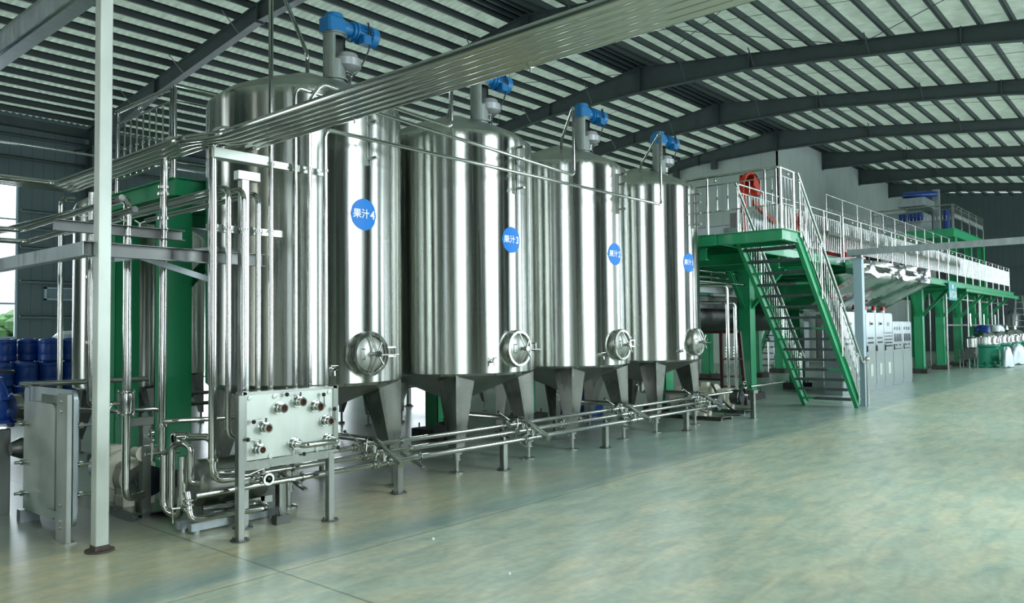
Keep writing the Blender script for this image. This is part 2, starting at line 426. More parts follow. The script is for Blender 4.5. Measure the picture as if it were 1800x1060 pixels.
# ceiling: profiled sheets running down both slopes
mb = MB(); step = 0.05; nx = int((X1 - X0) / step)
for (ya, yb) in ((YR - 0.4, RIDGE_Y), (RIDGE_Y, YL + 0.4)):
    vs = []; fs = []
    for i in range(nx + 1):
        x = X0 + i * step; dz = (0.0, 0.0, 0.045, 0.045)[i % 4]
        vs += [(x, ya, zroof(ya) + 0.20 + dz), (x, yb, zroof(yb) + 0.20 + dz)]
    for i in range(nx): fs.append((2 * i, 2 * i + 2, 2 * i + 3, 2 * i + 1))
    mb.add(vs, fs)
ceiling = struct('ceiling', mb, M['roof'])
y = YR + 0.3; py = []
while y < YL - 0.1:
    if abs(y - RIDGE_Y) > 0.5: py.append(y)
    y += 0.735
py += [RIDGE_Y - 0.42, RIDGE_Y - 0.18, RIDGE_Y + 0.18, RIDGE_Y + 0.42]
for y in py:             # C-section purlins
    z = zroof(y); mb = MB(); sg = 1 if y < RIDGE_Y else -1
    mb.box((X0, y - 0.008, z + 0.0), (X1, y + 0.008, z + 0.185))
    mb.box((X0, y, z + 0.175), (X1, y + 0.07 * sg, z + 0.19)); mb.box((X0, y, z), (X1, y + 0.07 * sg, z + 0.014))
    struct('purlin', mb, M['teal'], ceiling)
mb = MB(); mb.box((X0, RIDGE_Y - 0.5, RIDGE_Z + 0.155), (X1, RIDGE_Y + 0.5, RIDGE_Z + 0.17)); struct('ridge_flashing', mb, M['teal'], ceiling)

FR = [-1.5, 5.0, 11.05, 17.3] + [23.45 + 6 * k for k in range(6)]
def depth(y):
    d = abs(y - RIDGE_Y); pts = [(0, .86), (4.0, .46), (9.8, .44), (15.6, .74)]
    for (a, b), (c, e) in zip(pts, pts[1:]):
        if d <= c: return b + (e - b) * (d - a) / (c - a)
    return .74
for fi, fx in enumerate(FR):
    mb = MB(); ys = [YR + 0.15, 4.3, 10.2, RIDGE_Y, 18.2, 24.1, YL - 0.15]
    if fx > 35.5: ys = [YR + 0.15, 4.3, 10.2, RIDGE_Y - 0.02]
    for a, b in zip(ys, ys[1:]):
        za, zb = zroof(a), zroof(b); da, db = depth(a), depth(b)
        mb.prism([(a, za), (b, zb), (b, zb - db), (a, za - da)], 'X', fx - 0.006, fx + 0.006)
        mb.prism([(a, za), (b, zb), (b, zb - .016), (a, za - .016)], 'X', fx - 0.11, fx + 0.11)
        mb.prism([(a, za - da), (b, zb - db), (b, zb - db - .018), (a, za - da - .018)], 'X', fx - 0.11, fx + 0.11)
    for yj in ys[1:-1] + ([ys[-1]] if fx > 35.5 else []):     # bolted splice plates
        z = zroof(yj); mb.box((fx - 0.11, yj - 0.02, z - depth(yj) - 0.06), (fx + 0.11, yj + 0.02, z + 0.02))
    rb = struct('roof_beam', mb, M['rafter'])
    for k, y in enumerate([2.2, 6.6, 10.0, 12.4, 16.2, 19.1, 22.2, 25.4, 27.8]):   # flange braces up to the purlins
        if fx > 35.5 and y > RIDGE_Y: continue
        z = zroof(y); d = depth(y)
        mb = MB()
        for sx in (-1, 1):
            mb.bar((fx + sx * 0.1, y, z - d + 0.01), (fx + sx * 0.58, y, z + 0.03), 0.035, 0.012)
        struct('flange_brace', mb, M['rafter'], rb)
# roof bracing rods
for (a, b) in (((17.3, 14.0), (23.45, 7.0)), ((17.3, 7.0), (23.45, 14.0)), ((17.3, 6.9), (23.45, 0.6)), ((17.3, 0.6), (23.45, 6.9)), ((23.45, 14.4), (17.3, 21)), ((17.3, 14.4), (23.45, 21))):
    mb = MB(); mb.tube([(a[0], a[1], zroof(a[1]) - 0.12), (b[0], b[1], zroof(b[1]) - 0.12)], 0.011, 6); struct('bracing_rod', mb, M['teal'], ceiling)
for fx in (20.3, 26.5, 32.4, 38.4):
    mb = MB()
    for (ya, yb) in ((YR + .3, RIDGE_Y),) + (((RIDGE_Y, YL - .3),) if fx < 35 else ()):
        mb.tube([(fx, ya, zroof(ya) + 0.05), (fx, yb, zroof(yb) + 0.05)], 0.007, 5)
    struct('sag_rod', mb, M['teal'], ceiling)

# --- left wall (eave side) with window openings
def wall_with_holes(name, m, fixed, axis, a0, a1, z0, z1f, holes, inward):
    """sheet wall in plane axis=fixed; holes = [(a,b,zl,zh)]"""
    mb = MB(); th = 0.06
    cuts = sorted({a0, a1} | {h[0] for h in holes} | {h[1] for h in holes})
    def blk(a, b, zl, zh):
        if axis == 'Y': mb.box((a, fixed, zl), (b, fixed + th * inward, zh))
        else: mb.box((fixed, a, zl), (fixed + th * inward, b, zh))
    for a, b in zip(cuts, cuts[1:]):
        h = next((h for h in holes if h[0] <= a + 1e-6 and h[1] >= b - 1e-6), None)
        zt = z1f
        if h is None: blk(a, b, z0, zt)
        else:
            if h[2] > z0: blk(a, b, z0, h[2])
            blk(a, b, h[3], zt)
    return struct(name, mb, m)
HL = [(1.4, 4.2, 1.62, 6.88), (5.6, 8.9, 1.62, 6.88), (13.0, 16.6, 0.0, 2.2), (19.0, 22.6, 0.0, 2.2), (26.0, 29.0, 0.0, 2.2)]
wl = wall_with_holes('wall_left', M['wall_x'], YL, 'Y', X0, 35.45, 0, zroof(YL) + 0.25, HL, 1)
for z in (0.9, 2.37, 3.56, 4.70, 5.35, 5.93, 6.98, 7.7, 8.45):
    mb = MB()
    segs = [(X0, 35.4)]
    if z < 6.88:
        segs = []; a = X0
        for h in [q for q in HL if q[2] < z < q[3]]: segs.append((a, h[0] - 0.05)); a = h[1] + 0.05
        segs.append((a, 35.4))
    for a, b in segs:
        mb.box((a, YL - 0.14, z - 0.01), (b, YL, z + 0.01)); mb.box((a, YL - 0.14, z - 0.09), (b, YL - 0.128, z + 0.01))
    struct('girt', mb, M['wall_x'] if z < 6 else M['rafter'], wl)
mb = MB(); mb.box((X0, YL - 0.2, zroof(YL) - 0.25), (35.4, YL - 0.18, zroof(YL) + 0.05)); mb.box((X0, YL - 0.2, zroof(YL) - 0.26), (35.4, YL, zroof(YL) - 0.24)); struct('eave_gutter', mb, M['rafter'], wl)
wn = 0
def window(a, b, zl, zh, y, out, mull):
    global wn
    wn += 1; mb = MB(); t = 0.07
    mb.box((a, y - 0.03, zl), (a + t, y + 0.03, zh)); mb.box((b - t, y - 0.03, zl), (b, y + 0.03, zh))
    mb.box((a + t, y - 0.03, zl), (b - t, y + 0.03, zl + t)); mb.box((a + t, y - 0.03, zh - t), (b - t, y + 0.03, zh))
    for z in mull: mb.box((a + t, y - 0.025, z - 0.03), (b - t, y + 0.025, z + 0.03))
    n = max(1, round((b - a) / 1.3))
    for k in range(1, n):
        x = a + (b - a) * k / n; mb.box((x - 0.025, y - 0.02, zl + t), (x + 0.025, y + 0.02, zh - t))
    f = struct('window_%d' % wn, mb, M['paleblue'])
    mb = MB(); mb.add([(a + t, y, zl + t), (b - t, y, zl + t), (b - t, y, zh - t), (a + t, y, zh - t)], [(0, 1, 2, 3)])
    struct('glass', mb, M['glass'], f)
for h in HL: window(h[0], h[1], h[2], h[3], YL + 0.03, 1, (2.78, 5.6) if h[3] > 3 else (1.1,))
wr = wall_with_holes('wall_right', M['wall_r'], YR, 'Y', X0, X1, 0, zroof(YR) + 0.25, [(a, b, 1.0, 6.5) for a, b in WIN_R], -1)
for a, b in WIN_R: window(a, b, 1.0, 6.5, YR - 0.03, -1, (2.8,))
# near end wall with loading door opening, far end wall, partition walls
def gable(name, m, x, ya, yb, holes=()):
    mb = MB(); cuts = sorted({ya, yb, RIDGE_Y} & set([y for y in (ya, yb, RIDGE_Y) if ya <= y <= yb]) | {h[0] for h in holes} | {h[1] for h in holes})
    for a, b in zip(cuts, cuts[1:]):
        h = next((h for h in holes if h[0] <= a + 1e-6 and h[1] >= b - 1e-6), None)
        zl = h[3] if h else 0
        mb.prism([(a, zl), (b, zl), (b, zroof(b) + 0.19), (a, zroof(a) + 0.19)], 'X', x, x + 0.06)
        if h and h[2] > 0: mb.prism([(a, 0), (b, 0), (b, h[2]), (a, h[2])], 'X', x, x + 0.06)
    return struct(name, mb, m)
gable('wall_near', M['wall_y'], X0, YR, YL, ((2.9, 3.5, 0.5, 5.5), (7.0, 7.6, 0.5, 5.5), (19.0, 22.0, 1.0, 7.0)))
gable('wall_far', M['wall_y'], X1 - 0.06, YR, RIDGE_Y)
for z in (2.2, 3.9, 5.4, 7.0):
    mb = MB(); mb.box((X1 - 0.2, YR + .1, z - 0.06), (X1 - 0.06, RIDGE_Y - .1, z + 0.06)); struct('trim_%d' % int(z * 10), mb, M['rafter'])
gable('wall_back', M['part_y'], 35.50, RIDGE_Y, YL)
mb = MB(); mb.box((35.5, RIDGE_Y, 0), (X1 - 0.1, RIDGE_Y + 0.08, RIDGE_Z)); struct('wall_inner', M and mb, M['part_x'])
for y in (17.3, 19.4):
    mb = MB(); mb.box((35.2, y - 0.13, zroof(y) - 0.95), (35.45, y + 0.13, zroof(y) - depth(y))); struct('beam_bracket', mb, M['rafter'])

# steel columns along the left wall
for fx in FR:
    if fx > 35: continue
    mb = MB(); mb.hbeam((fx, YL - 0.45, 0), (fx, YL - 0.45, zroof(YL) - 0.55), 0.22, 0.55, 0.016, up=(0, 1, 0)); struct('column', mb, M['rafter'])
mb = MB()
for k in range(7): mb.box((9.80, YL - 0.06, 2.98 + k * 0.045), (10.95, YL - 0.02, 3.0 + k * 0.045))
mb.box((9.7, YL - 0.08, 2.92), (9.78, YL, 3.36)); mb.box((10.97, YL - 0.08, 2.92), (11.05, YL, 3.36)); mb.box((9.7, YL - 0.08, 3.30), (11.05, YL, 3.36)); mb.box((9.7, YL - 0.08, 2.92), (11.05, YL, 2.97))
solo('wall_vent', mb, M['paleblue'], 'louvred vent low in the teal left wall beside the tall window', 'vent')

# outside the left window
for (x, yy, r, h) in ((2.0, 36, 2.3, 3.0), (6.5, 37, 2.6, 3.3), (11.5, 36.5, 2.2, 2.7)):
    mb = MB()
    for k in range(60):
        a = random.random() * 2 * PI; e = random.random() * PI / 2; rr = r * (0.6 + 0.4 * random.random())
        c = Vector((x + rr * math.cos(a) * math.cos(e), yy + rr * math.sin(a) * math.cos(e), 0.4 + (h - .6) * math.sin(e)))
        mb.lathe([(0.01, -.35), (.38, -.1), (.42, .15), (.01, .4)], c, 'Z', 7, False)
    mb.box((x - .1, yy - .1, -0.02), (x + .1, yy + .1, 1))
    solo('garden_bush', mb, M['leaf'], {2.0: 'green bush seen low through the left window, nearest the frame edge', 6.5: 'broad green bush outside, behind the blue drums', 11.5: 'green bush outside, hidden past the window jamb'}[x], 'bush', 'bushes outside the window')
mb = MB(); mb.box((-8, 60, 0), (40, 66, 9.0))
for i in range(14):
    for j in range(3): mb.box((-6 + i * 3.2, 59.85, 1.4 + j * 2.6), (-4.4 + i * 3.2, 60, 2.8 + j * 2.6))
solo('office_building', mb, M['facade'], 'pale building with rows of windows across the yard, seen through the left window', 'building')
# ================================================================== TANKS
TX = [4.94 + 2.275 * i for i in range(4)]; TY = 7.21; TR = 1.02
def tank_leg(mb, sx, sy, a, wt, wb, zt, zb):
    """tapered box leg, outer corner upright"""
    vs = []
    for (ww, z) in ((wb, zb), (wt, zt)):
        x0, x1 = sx * a, sx * (a - ww); y0, y1 = sy * a, sy * (a - ww)
        vs += [(x0, y0, z), (x1, y0, z), (x1, y1, z), (x0, y1, z)]
    fs = [(0, 1, 2, 3), (7, 6, 5, 4), (0, 4, 5, 1), (1, 5, 6, 2), (2, 6, 7, 3), (3, 7, 4, 0)]
    if sx * sy < 0: fs = [f[::-1] for f in fs]
    mb.add(vs, fs); return mb
def text_mesh(txt, size, bold=0.012):
    cu = bpy.data.curves.new('text', 'FONT'); cu.body = txt; cu.size = size; cu.align_x = 'CENTER'; cu.align_y = 'CENTER'
    cu.offset = bold * size; cu.resolution_u = 3
    o = bpy.data.objects.new('text', cu); col.objects.link(o)
    dg = bpy.context.evaluated_depsgraph_get(); me = o.evaluated_get(dg).to_mesh()
    vs = [v.co.copy() for v in me.vertices]; fs = [tuple(p.vertices) for p in me.polygons]
    o.evaluated_get(dg).to_mesh_clear(); bpy.data.objects.remove(o); bpy.data.curves.remove(cu)
    return vs, fs
def make_tank(label):
    t = thing('storage_tank', label, 'tank', (0, 0, 0), 'large steel juice tanks in the front row')
    R = TR
    mb = MB(); zs = [1.15, 1.9, 2.62, 3.35, 4.03]; prof = [(R - .03, 1.135), (R, 1.165), (R, 1.21)]
    for z in zs[1:-1]: prof += [(R, z - .05), (R, z - .012), (R + .0007, z), (R, z + .012), (R, z + .05)]
    prof += [(R, 3.98), (R, 4.03), (R - .01, 4.055), (R - .035, 4.075)]
    mb.lathe(prof, (0, 0, 0), 'Z', 96); obj('shell', mb, M['tank'], t)
    mb = MB(); mb.lathe([(R - .035, 4.075), (R * .85, 4.17), (R * .6, 4.29), (R * .3, 4.40), (0.14, 4.47), (0.001, 4.49)], (0, 0, 0), 'Z', 64); obj('dome', mb, M['tank_dull'], t)
    mb = MB(); mb.lathe([(0.05, .70), (0.06, .76), (R * .5, .95), (R - .03, 1.135)], (0, 0, 0), 'Z', 64); mb.lathe([(0.055, .60), (0.055, .70), (0.09, .70), (0.09, .72), (0.05, .72)], (0, 0, 0), 'Z', 20); obj('cone_bottom', mb, M['tank_dull'], t)
    for sx in (-1, 1):
        for sy in (-1, 1):
            mb = MB(); tank_leg(mb, sx, sy, .715, .33, .115, 1.16, .25); mb.box((sx * .715, sy * .715, 1.13), (sx * .38, sy * .38, 1.165))
            lg = obj('leg', mb, M['leg'], t)
            fx, fy = sx * .6585, sy * .6585; mb = MB()
            mb.lathe([(.001, .25), (.072, .25), (.072, .225), (.045, .225), (.045, .175), (.055, .175), (.055, .155), (.028, .155), (.028, .03), (.03, .03), (.085, .018), (.085, 0), (.001, 0)], (fx, fy, 0), 'Z', 20)
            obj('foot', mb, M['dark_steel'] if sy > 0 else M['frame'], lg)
    # manhole on the front
    zc = 1.45; yc = -R
    mb = MB(); mb.lathe([(.17, .14), (.215, .12), (.225, .0), (.225, -.06), (.215, -.085), (.185, -.085), (.178, -.06), (.178, 0.02)], (0.0, yc, zc), 'Y', 40); mh = obj('manhole_collar', mb, M['tank'], t)
    mb = MB(); mb.lathe([(.178, -.05), (.172, -.065), (.13, -.088), (.07, -.102), (.001, -.106)], (0, yc, zc), 'Y', 40)
    d = obj('manhole_door', mb, M['tank_dull'], t)
    mb = MB(); mb.tube([(0, yc - .1, zc), (0, yc - .20, zc)], .018, 12); mb.tube([(0, yc - .16, zc), (0, yc - .205, zc)], .03, 14)
    for a in (100, 265, 300, 70):
        r = .185 if a in (100, 265) else .12
        mb.tube([(0, yc - .175, zc), (r * math.cos(math.radians(a)), yc - (.10 if r > .15 else .19), zc + r * math.sin(math.radians(a)))], .011, 8)
    obj('handwheel', mb, M['pipe'], d)
    mb = MB(); mb.pipe([(-.12, yc - .09, zc + .05), (-.12, yc - .13, zc + .05), (-.12, yc - .13, zc - .05), (-.12, yc - .09, zc - .05)], .006, .012, 8); obj('grip', mb, M['pipe'], d)
    mb = MB(); mb.tube([(0.0, yc - .19, zc - .01), (.285, yc - .16, zc - .015)], .008, 8)
    mb.bar((.2, yc - .02, zc + .06), (.30, yc - .09, zc + .06), .012, .012); mb.bar((.2, yc - .02, zc - .03), (.30, yc - .09, zc - .03), .012, .012); mb.bar((.29, yc - .085, zc + .065), (.29, yc - .085, zc - .035), .012, .012)
    obj('hinge_arm', mb, M['pipe'], t)
    # sampling tap
    a = math.radians(-110.7); dx, dy = math.cos(a), math.sin(a); z = 1.31
    P = lambda q, zz=0, s_=0: (dx * (R + q) - dy * s_, dy * (R + q) + dx * s_, z + zz)
    mb = MB(); mb.tube([P(-.01), P(.05)], .024, 12); mb.tube([P(.03), P(.085)], .014, 10); mb.tube([P(.06), P(.07, .035)], .008, 8); mb.tube([P(.065, .035, -.03), P(.075, .038, .035)], .006, 8)
    mb.tube([P(.075), P(.085, -.06)], .009, 8); mb.tube([P(.05, 0, -.035), P(.05, 0, .035)], .011, 8); obj('sample_tap', mb, M['pipe'], t)
    # agitator on top
    ax, ay = .10, -.37
    mb = MB(); z0, z1 = 4.34, 4.87; r = .118; n = 24
    for k in range(n):
        a0, a1 = 2 * PI * k / n, 2 * PI * (k + 1) / n; am = math.degrees((a0 + a1) / 2) % 360
        op = 245 < am < 312 or 65 < am < 130
        for (za, zb) in ((z0, z0 + .12), (z0 + .12, z0 + .24), (z0 + .24, z1 - .04), (z1 - .04, z1)):
            if op and za == z0 + .24: continue
            for rr, flip in ((r, 0), (r - .012, 1)):
                q = [(ax + rr * math.cos(a0), ay + rr * math.sin(a0), za), (ax + rr * math.cos(a1), ay + rr * math.sin(a1), za), (ax + rr * math.cos(a1), ay + rr * math.sin(a1), zb), (ax + rr * math.cos(a0), ay + rr * math.sin(a0), zb)]
                mb.add(q, [(0, 1, 2, 3) if not flip else (3, 2, 1, 0)], True)
    mb.lathe([(r - .02, z1 - .012), (r + .012, z1 - .012), (r + .012, z1 + .004), (.001, z1 + .004)], (ax, ay, 0), 'Z', 24); mb.lathe([(r + .03, z0 + .02), (r + .03, z0 + .04), (r, z0 + .04)], (ax, ay, 0), 'Z', 24)
    mb.tube([(ax, ay, z0), (ax, ay, z1)], .02, 10)
    obj('agitator_stand', mb, M['cast'], t)
    mb = MB(); mb.bbox((ax - .135, ay - .10, z1), (ax + .10, ay + .10, z1 + .17), .022); mb.lathe([(.001, .0), (.085, 0), (.095, .012), (.095, .05), (.001, .055)], (ax - .0, ay, z1 + .165), 'Z', 20)
    mb.lathe([(.085, 0), (.085, .06), (.07, .07), (.07, .12), (.098, .125), (.098, .16)], (ax + .09, ay, z1 + .10), 'X', 24); obj('gearbox', mb, M['blue'], t)
    mb = MB(); xm = ax + .25; zm = z1 + .10
    mb.lathe([(.001, 0), (.115, 0), (.115, .02), (.096, .03), (.096, .21), (.001, .215)], (xm, ay, zm), 'X', 28)
    for k in range(20):
        a = 2 * PI * k / 20; c_, s_ = math.cos(a), math.sin(a); mb.bar((xm + .03, ay + .104 * c_, zm + .104 * s_), (xm + .205, ay + .104 * c_, zm + .104 * s_), .006, .02, (0, c_, s_))
    mo = obj('motor', mb, M['blue'], t)
    mb = MB(); mb.lathe([(.11, .20), (.118, .205), (.118, .29), (.10, .305), (.001, .308)], (xm, ay, zm), 'X', 28); obj('fan_cowl', mb, M['blue'], mo)
    mb = MB(); mb.bbox((xm + .03, ay - .16, zm - .15), (xm + .14, ay - .05, zm - .05), .01); obj('terminal_box', mb, M['blue'], mo)
    mb = MB(); mb.pipe([(xm + .09, ay - .08, zm - .10), (xm + .13, ay - .14, zm - .02), (xm + .11, ay - .13, zm + .10), (xm + .13, ay - .1, zm + .10), (xm + .15, ay - .14, zm - .02), (xm + .12, ay - .12, zm - .22), (xm + .06, ay - .04, z0 + .22), (xm - .05, ay + .02, z0 + .06)], .0085, .06, 8); obj('power_cable', mb, M['black'], t)
    # vent
    vx, vy = .235, -.41; mb = MB(); mb.tube([(vx, vy, 4.28), (vx, vy, 4.50)], .048, 20); mb.lathe([(.048, 4.44), (.062, 4.445), (.062, 4.465), (.048, 4.47)], (vx, vy, 0), 'Z', 20); v = obj('vent_pipe', mb, M['pipe'], t)
    mb = MB(); mb.lathe([(.05, 4.48), (.10, 4.485), (.148, 4.525), (.155, 4.53), (.157, 4.61), (.148, 4.622), (.122, 4.628), (.12, 4.662), (.11, 4.675), (.001, 4.68)], (vx, vy, 0), 'Z', 32); obj('vent_cap', mb, M['alu'], v)
    # brackets that carry the overhead feed pipes
    mb = MB()
    for s_ in (-1, 1): mb.box((.02 + s_ * .018, -R - .03, 3.34), (.02 + s_ * .012, -R + .02, 3.92))
    for zz in (3.40, 3.58, 3.76, 3.9): mb.box((.0, -R - .16, zz - .012), (.04, -R, zz + .012))
    obj('pipe_bracket', mb, M['frame'], t)
    return t
def add_label(t, num, ang, zc):
    mb = MB(); rr = .158; a0 = math.radians(ang); R = TR + .004; n = 40
    def W(u, v, e=0.0):
        a = a0 + u / R; return Vector(((R + e) * math.cos(a), (R + e) * math.sin(a), zc + v)) + Vector(t.location)
    vs = []; fs = []
    G = 14
    for i in range(G + 1):
        x = -rr + 2 * rr * i / G; h = math.sqrt(max(0, rr * rr - x * x)); vs += [W(x, -h), W(x, h)]
    for i in range(G): fs.append((2 * i, 2 * i + 2, 2 * i + 3, 2 * i + 1))
    mb.add(vs, fs); l = obj('label_disc', mb, M['label'], t)
    mb = MB(); tv, tf = text_mesh('\u679c\u6c41', .098, .022); mb.add([W(v.x - .035, v.y, .003) for v in tv], tf)
    tv, tf = text_mesh(str(num), .118, .03); mb.add([W(v.x + .105, v.y - .002, .003) for v in tv], tf)
    obj('lettering', mb, M['white'], l)
LB = ['largest-looking steel juice tank, nearest the camera, with blue sticker ending in 4', 'second steel juice tank from the camera, blue sticker ending in 3',
      'third steel juice tank from the camera, blue sticker ending in 2', 'farthest steel juice tank of the front row, beside the green landing, sticker ending in 1']
tank0 = make_tank(LB[0])
tank0.location = (TX[0], TY, 0)
tanks = [tank0] + [dup(tank0, (TX[i], TY, 0), LB[i]) for i in (1, 2, 3)]
for t, n, a, z in zip(tanks, (4, 3, 2, 1), (-91.2, -92.6, -92.7, -96.2), (2.84, 2.77, 2.75, 2.76)): add_label(t, n, a, z)

# rear row of slimmer tanks
def make_small():
    t = thing('buffer_tank', 'slim steel tank behind the square post at the far left', 'tank', (0, 0, 0), 'slim steel tanks in the rear row')
    R = .6
    mb = MB(); mb.lathe([(R - .05, .93), (R - .01, .95), (R, 1.0), (R, 3.45), (R - .03, 3.52)], (0, 0, 0), 'Z', 56); obj('shell', mb, M['tank'], t)
    mb = MB(); mb.lathe([(R - .03, 3.52), (R * .6, 3.66), (R * .2, 3.73), (.001, 3.74)], (0, 0, 0), 'Z', 40); mb.lathe([(.001, .80), (.05, .80), (R * .5, .86), (R - .05, .93)], (0, 0, 0), 'Z', 40); obj('end_cap', mb, M['tank_dull'], t)
    for sx in (-1, 1):
        for sy in (-1, 1):
            mb = MB(); tank_leg(mb, sx, sy, .425, .25, .07, .96, .22); lg = obj('leg', mb, M['dark_steel'], t)
            mb = MB(); mb.lathe([(.001, .22), (.05, .22), (.05, .2), (.02, .2), (.02, .03), (.06, .02), (.06, 0), (.001, 0)], (sx * .39, sy * .39, 0), 'Z', 12); obj('foot', mb, M['dark_steel'], lg)
    return t
s0 = make_small(); s0.location = (4.8, 11.57, 0)
for i, l in ((1, 'slim steel tank in the rear row, seen between the green column and nearest juice tank'), (2, 'slim rear tank whose dark legs show under the gap between the two nearest tanks'), (3, 'slim rear tank whose legs show behind the second juice tank')):
    dup(s0, (4.8 + 2.275 * i, 11.57, 0), l)

dup(s0, (7.0, 14.6, 0), 'slim steel tank standing farthest back, in the gap between big green column and nearest tank')

# ================================================================== PIPE MANIFOLD AT FLOOR LEVEL
def clampring(mb, c, axis, r, w_=.02):
    mb.lathe([(r * .98, -w_), (r * 1.45, -w_ * .9), (r * 1.45, w_ * .9), (r * .98, w_)], c, axis, 14)
MANI = [(6.25, .528, 3.75, 13.25), (6.10, .462, 3.55, 12.3), (5.95, .392, 3.05, 12.3)]
ML = ['uppermost of the three long steel pipes running low along the tank row', 'middle one of the three long steel pipes running low along the tank row', 'lowest of the three long steel pipes, nearest the open floor']
for (yy, zz, xa, xb), l in zip(MANI, ML):
    t = thing('manifold_pipe', l, 'pipe', (xa, yy, zz), 'long manifold pipes along the tank row')
    mb = MB(); mb.tube([(xa, yy, zz), (xb, yy, zz)], .0255, 14); obj('run', mb, M['pipe'], t)
    for px in (3.97, 5.37, 7.05, 9.24, 11.59):
        if px < xa: continue
        mb = MB(); clampring(mb, (px + .06, yy, zz), 'X', .0255, .009); mb.tube([(px + .06, yy, zz - .03), (px + .06, yy, zz - .075)], .006, 8); mb.tube([(px + .06, yy, zz + .026), (px + .06, yy, zz + .05)], .011, 8)
        obj('clip', mb, M['frame'], t)
def butterfly(name, c, axis, r, hdir, label, grp, t=None, knob=True, hl=.13):
    """clamped butterfly valve with black knobbed lever"""
    c = Vector(c); e = {'X': Vector((1, 0, 0)), 'Y': Vector((0, 1, 0)), 'Z': Vector((0, 0, 1))}[axis]
    t = thing(name, label, 'valve', tuple(c), grp) if label else t
    mb = MB(); mb.lathe([(r * .9, -.045), (r * 1.5, -.045), (r * 1.5, -.03), (r * 1.12, -.026), (r * 1.12, -.018), (r * 1.6, -.016), (r * 1.6, .016), (r * 1.12, .018), (r * 1.12, .026), (r * 1.5, .03), (r * 1.5, .045), (r * .9, .045)], c, axis, 16); obj('body', mb, M['pipe'], t)
    h = Vector(hdir).normalized(); up = Vector((0, 0, 1)) if axis != 'Z' else Vector((0, -1, 0))
    mb = MB(); mb.tube([c + up * r, c + up * (r + .05)], .009, 8); p1 = c + up * (r + .05); p2 = p1 + h * hl; mb.tube([p1, p2], .0055, 8); mb.tube([p1 - h * .02, p1 + h * .03], .011, 8); lv = obj('lever', mb, M['pipe'], t)
    mb = MB(); mb.ball(p2, .0165, 10); obj('knob', mb, M['black'], lv)
    return t
BL = ['nearest juice tank', 'second juice tank', 'third juice tank', 'farthest juice tank']
for i, x in enumerate(TX):
    xo = x + .02
    t = thing('branch_pipe', 'slanting steel outlet pipe from under the %s down over the manifold' % BL[i], 'pipe', (xo, 6.2, .5), 'slanting outlet branches')
    mb = MB(); mb.pipe([(x, TY, .62), (x, TY, .60), (xo, 6.08, .60), (xo, 5.70, .40)], .033, .10, 14)
    mb.tube([(xo, 5.705, .403), (xo, 5.70, .40)], .036, 14); obj('run', mb, M['pipe'], t)
    for k, ((yy, zz, _, _), w3) in enumerate(zip(MANI, ('upper', 'middle', 'lower'))):
        c = (xo - .10, yy, zz)
        butterfly('butterfly_valve', c, 'X', .0255, ((-.4, .5, .45), (.3, .2, .8), (.5, .2, .6))[k], 'butterfly valve on the %s manifold pipe by the %s' % (w3, BL[i]), 'manifold butterfly valves', hl=(.14, .1, .09)[k])
        mb = MB(); zb = .60 - .02 if yy > 6.08 else .60 - (6.08 - yy) * .526 - .02
        mb.tube([(xo, yy, zz), (xo, yy, zb)], .02, 12)
        clampring(mb, (xo, yy, (zz + zb) / 2 + .006), 'Z', .02, .010); clampring(mb, (xo + .05, yy, zz), 'X', .0255, .012)
        solo('tee_fitting', mb, M['pipe'], 'clamped tee joining the %s manifold pipe to the outlet of the %s' % (w3, BL[i]), 'pipe fitting', 'manifold tees')
for x, l in ((8.05, 'clamped union midway along the middle pipe, nearer one'), (8.42, 'clamped union midway along the middle pipe, farther one')):
    mb = MB(); clampring(mb, (x - .03, 6.10, .462), 'X', .0255, .01); clampring(mb, (x + .03, 6.10, .462), 'X', .0255, .01); mb.tube([(x, 6.10, .47), (x, 6.10, .52)], .012, 8); solo('pipe_union', mb, M['pipe'], l, 'pipe fitting', 'unions on the middle pipe')
SP = [(3.60, 6.19, 'square pipe stand directly behind the valve panel left leg'), (3.97, 6.19, 'square pipe stand behind the middle of the valve panel'), (5.374, 6.22, 'square pipe stand under the first slanting outlet pipe'),
      (7.05, 6.25, 'square pipe stand between the nearest and second tanks feet'), (9.24, 6.27, 'square pipe stand in front of the third tank'), (11.59, 6.27, 'square pipe stand in front of the farthest tank')]
for (x, y, l) in SP:
    zt = 3.0 if x < 3.7 else .345
    t = thing('pipe_stand', l, 'stand', (x, y, 0), 'pipe stands along the tank row')
    mb = MB(); mb.bbox((x - .036, y - .036, .012), (x + .036, y + .036, zt), .004); obj('post', mb, M['frame'], t)
    mb = MB(); mb.lathe([(.001, .012), (.085, .012), (.085, 0), (.001, 0)], (x, y, 0), 'Z', 24)
    for k in range(4): mb.tube([(x + .062 * math.cos(k * PI / 2 + .7), y + .062 * math.sin(k * PI / 2 + .7), .01), (x + .062 * math.cos(k * PI / 2 + .7), y + .062 * math.sin(k * PI / 2 + .7), .035)], .007, 6)
    obj('base_flange', mb, M['dark_steel'], t)
    if zt < 1:
        mb = MB(); mb.bar((x, y + .12, .45), (x, y - .38, .31), .04, .018); mb.box((x - .02, y - .02, .33), (x + .02, y + .02, .40)); obj('crosspiece', mb, M['frame'], t)
    else:
        mb = MB(); mb.box((x - .07, y - .04, 3.0), (x + .14, y + .04, 3.075)); obj('top_arm', mb, M['plate'], t)

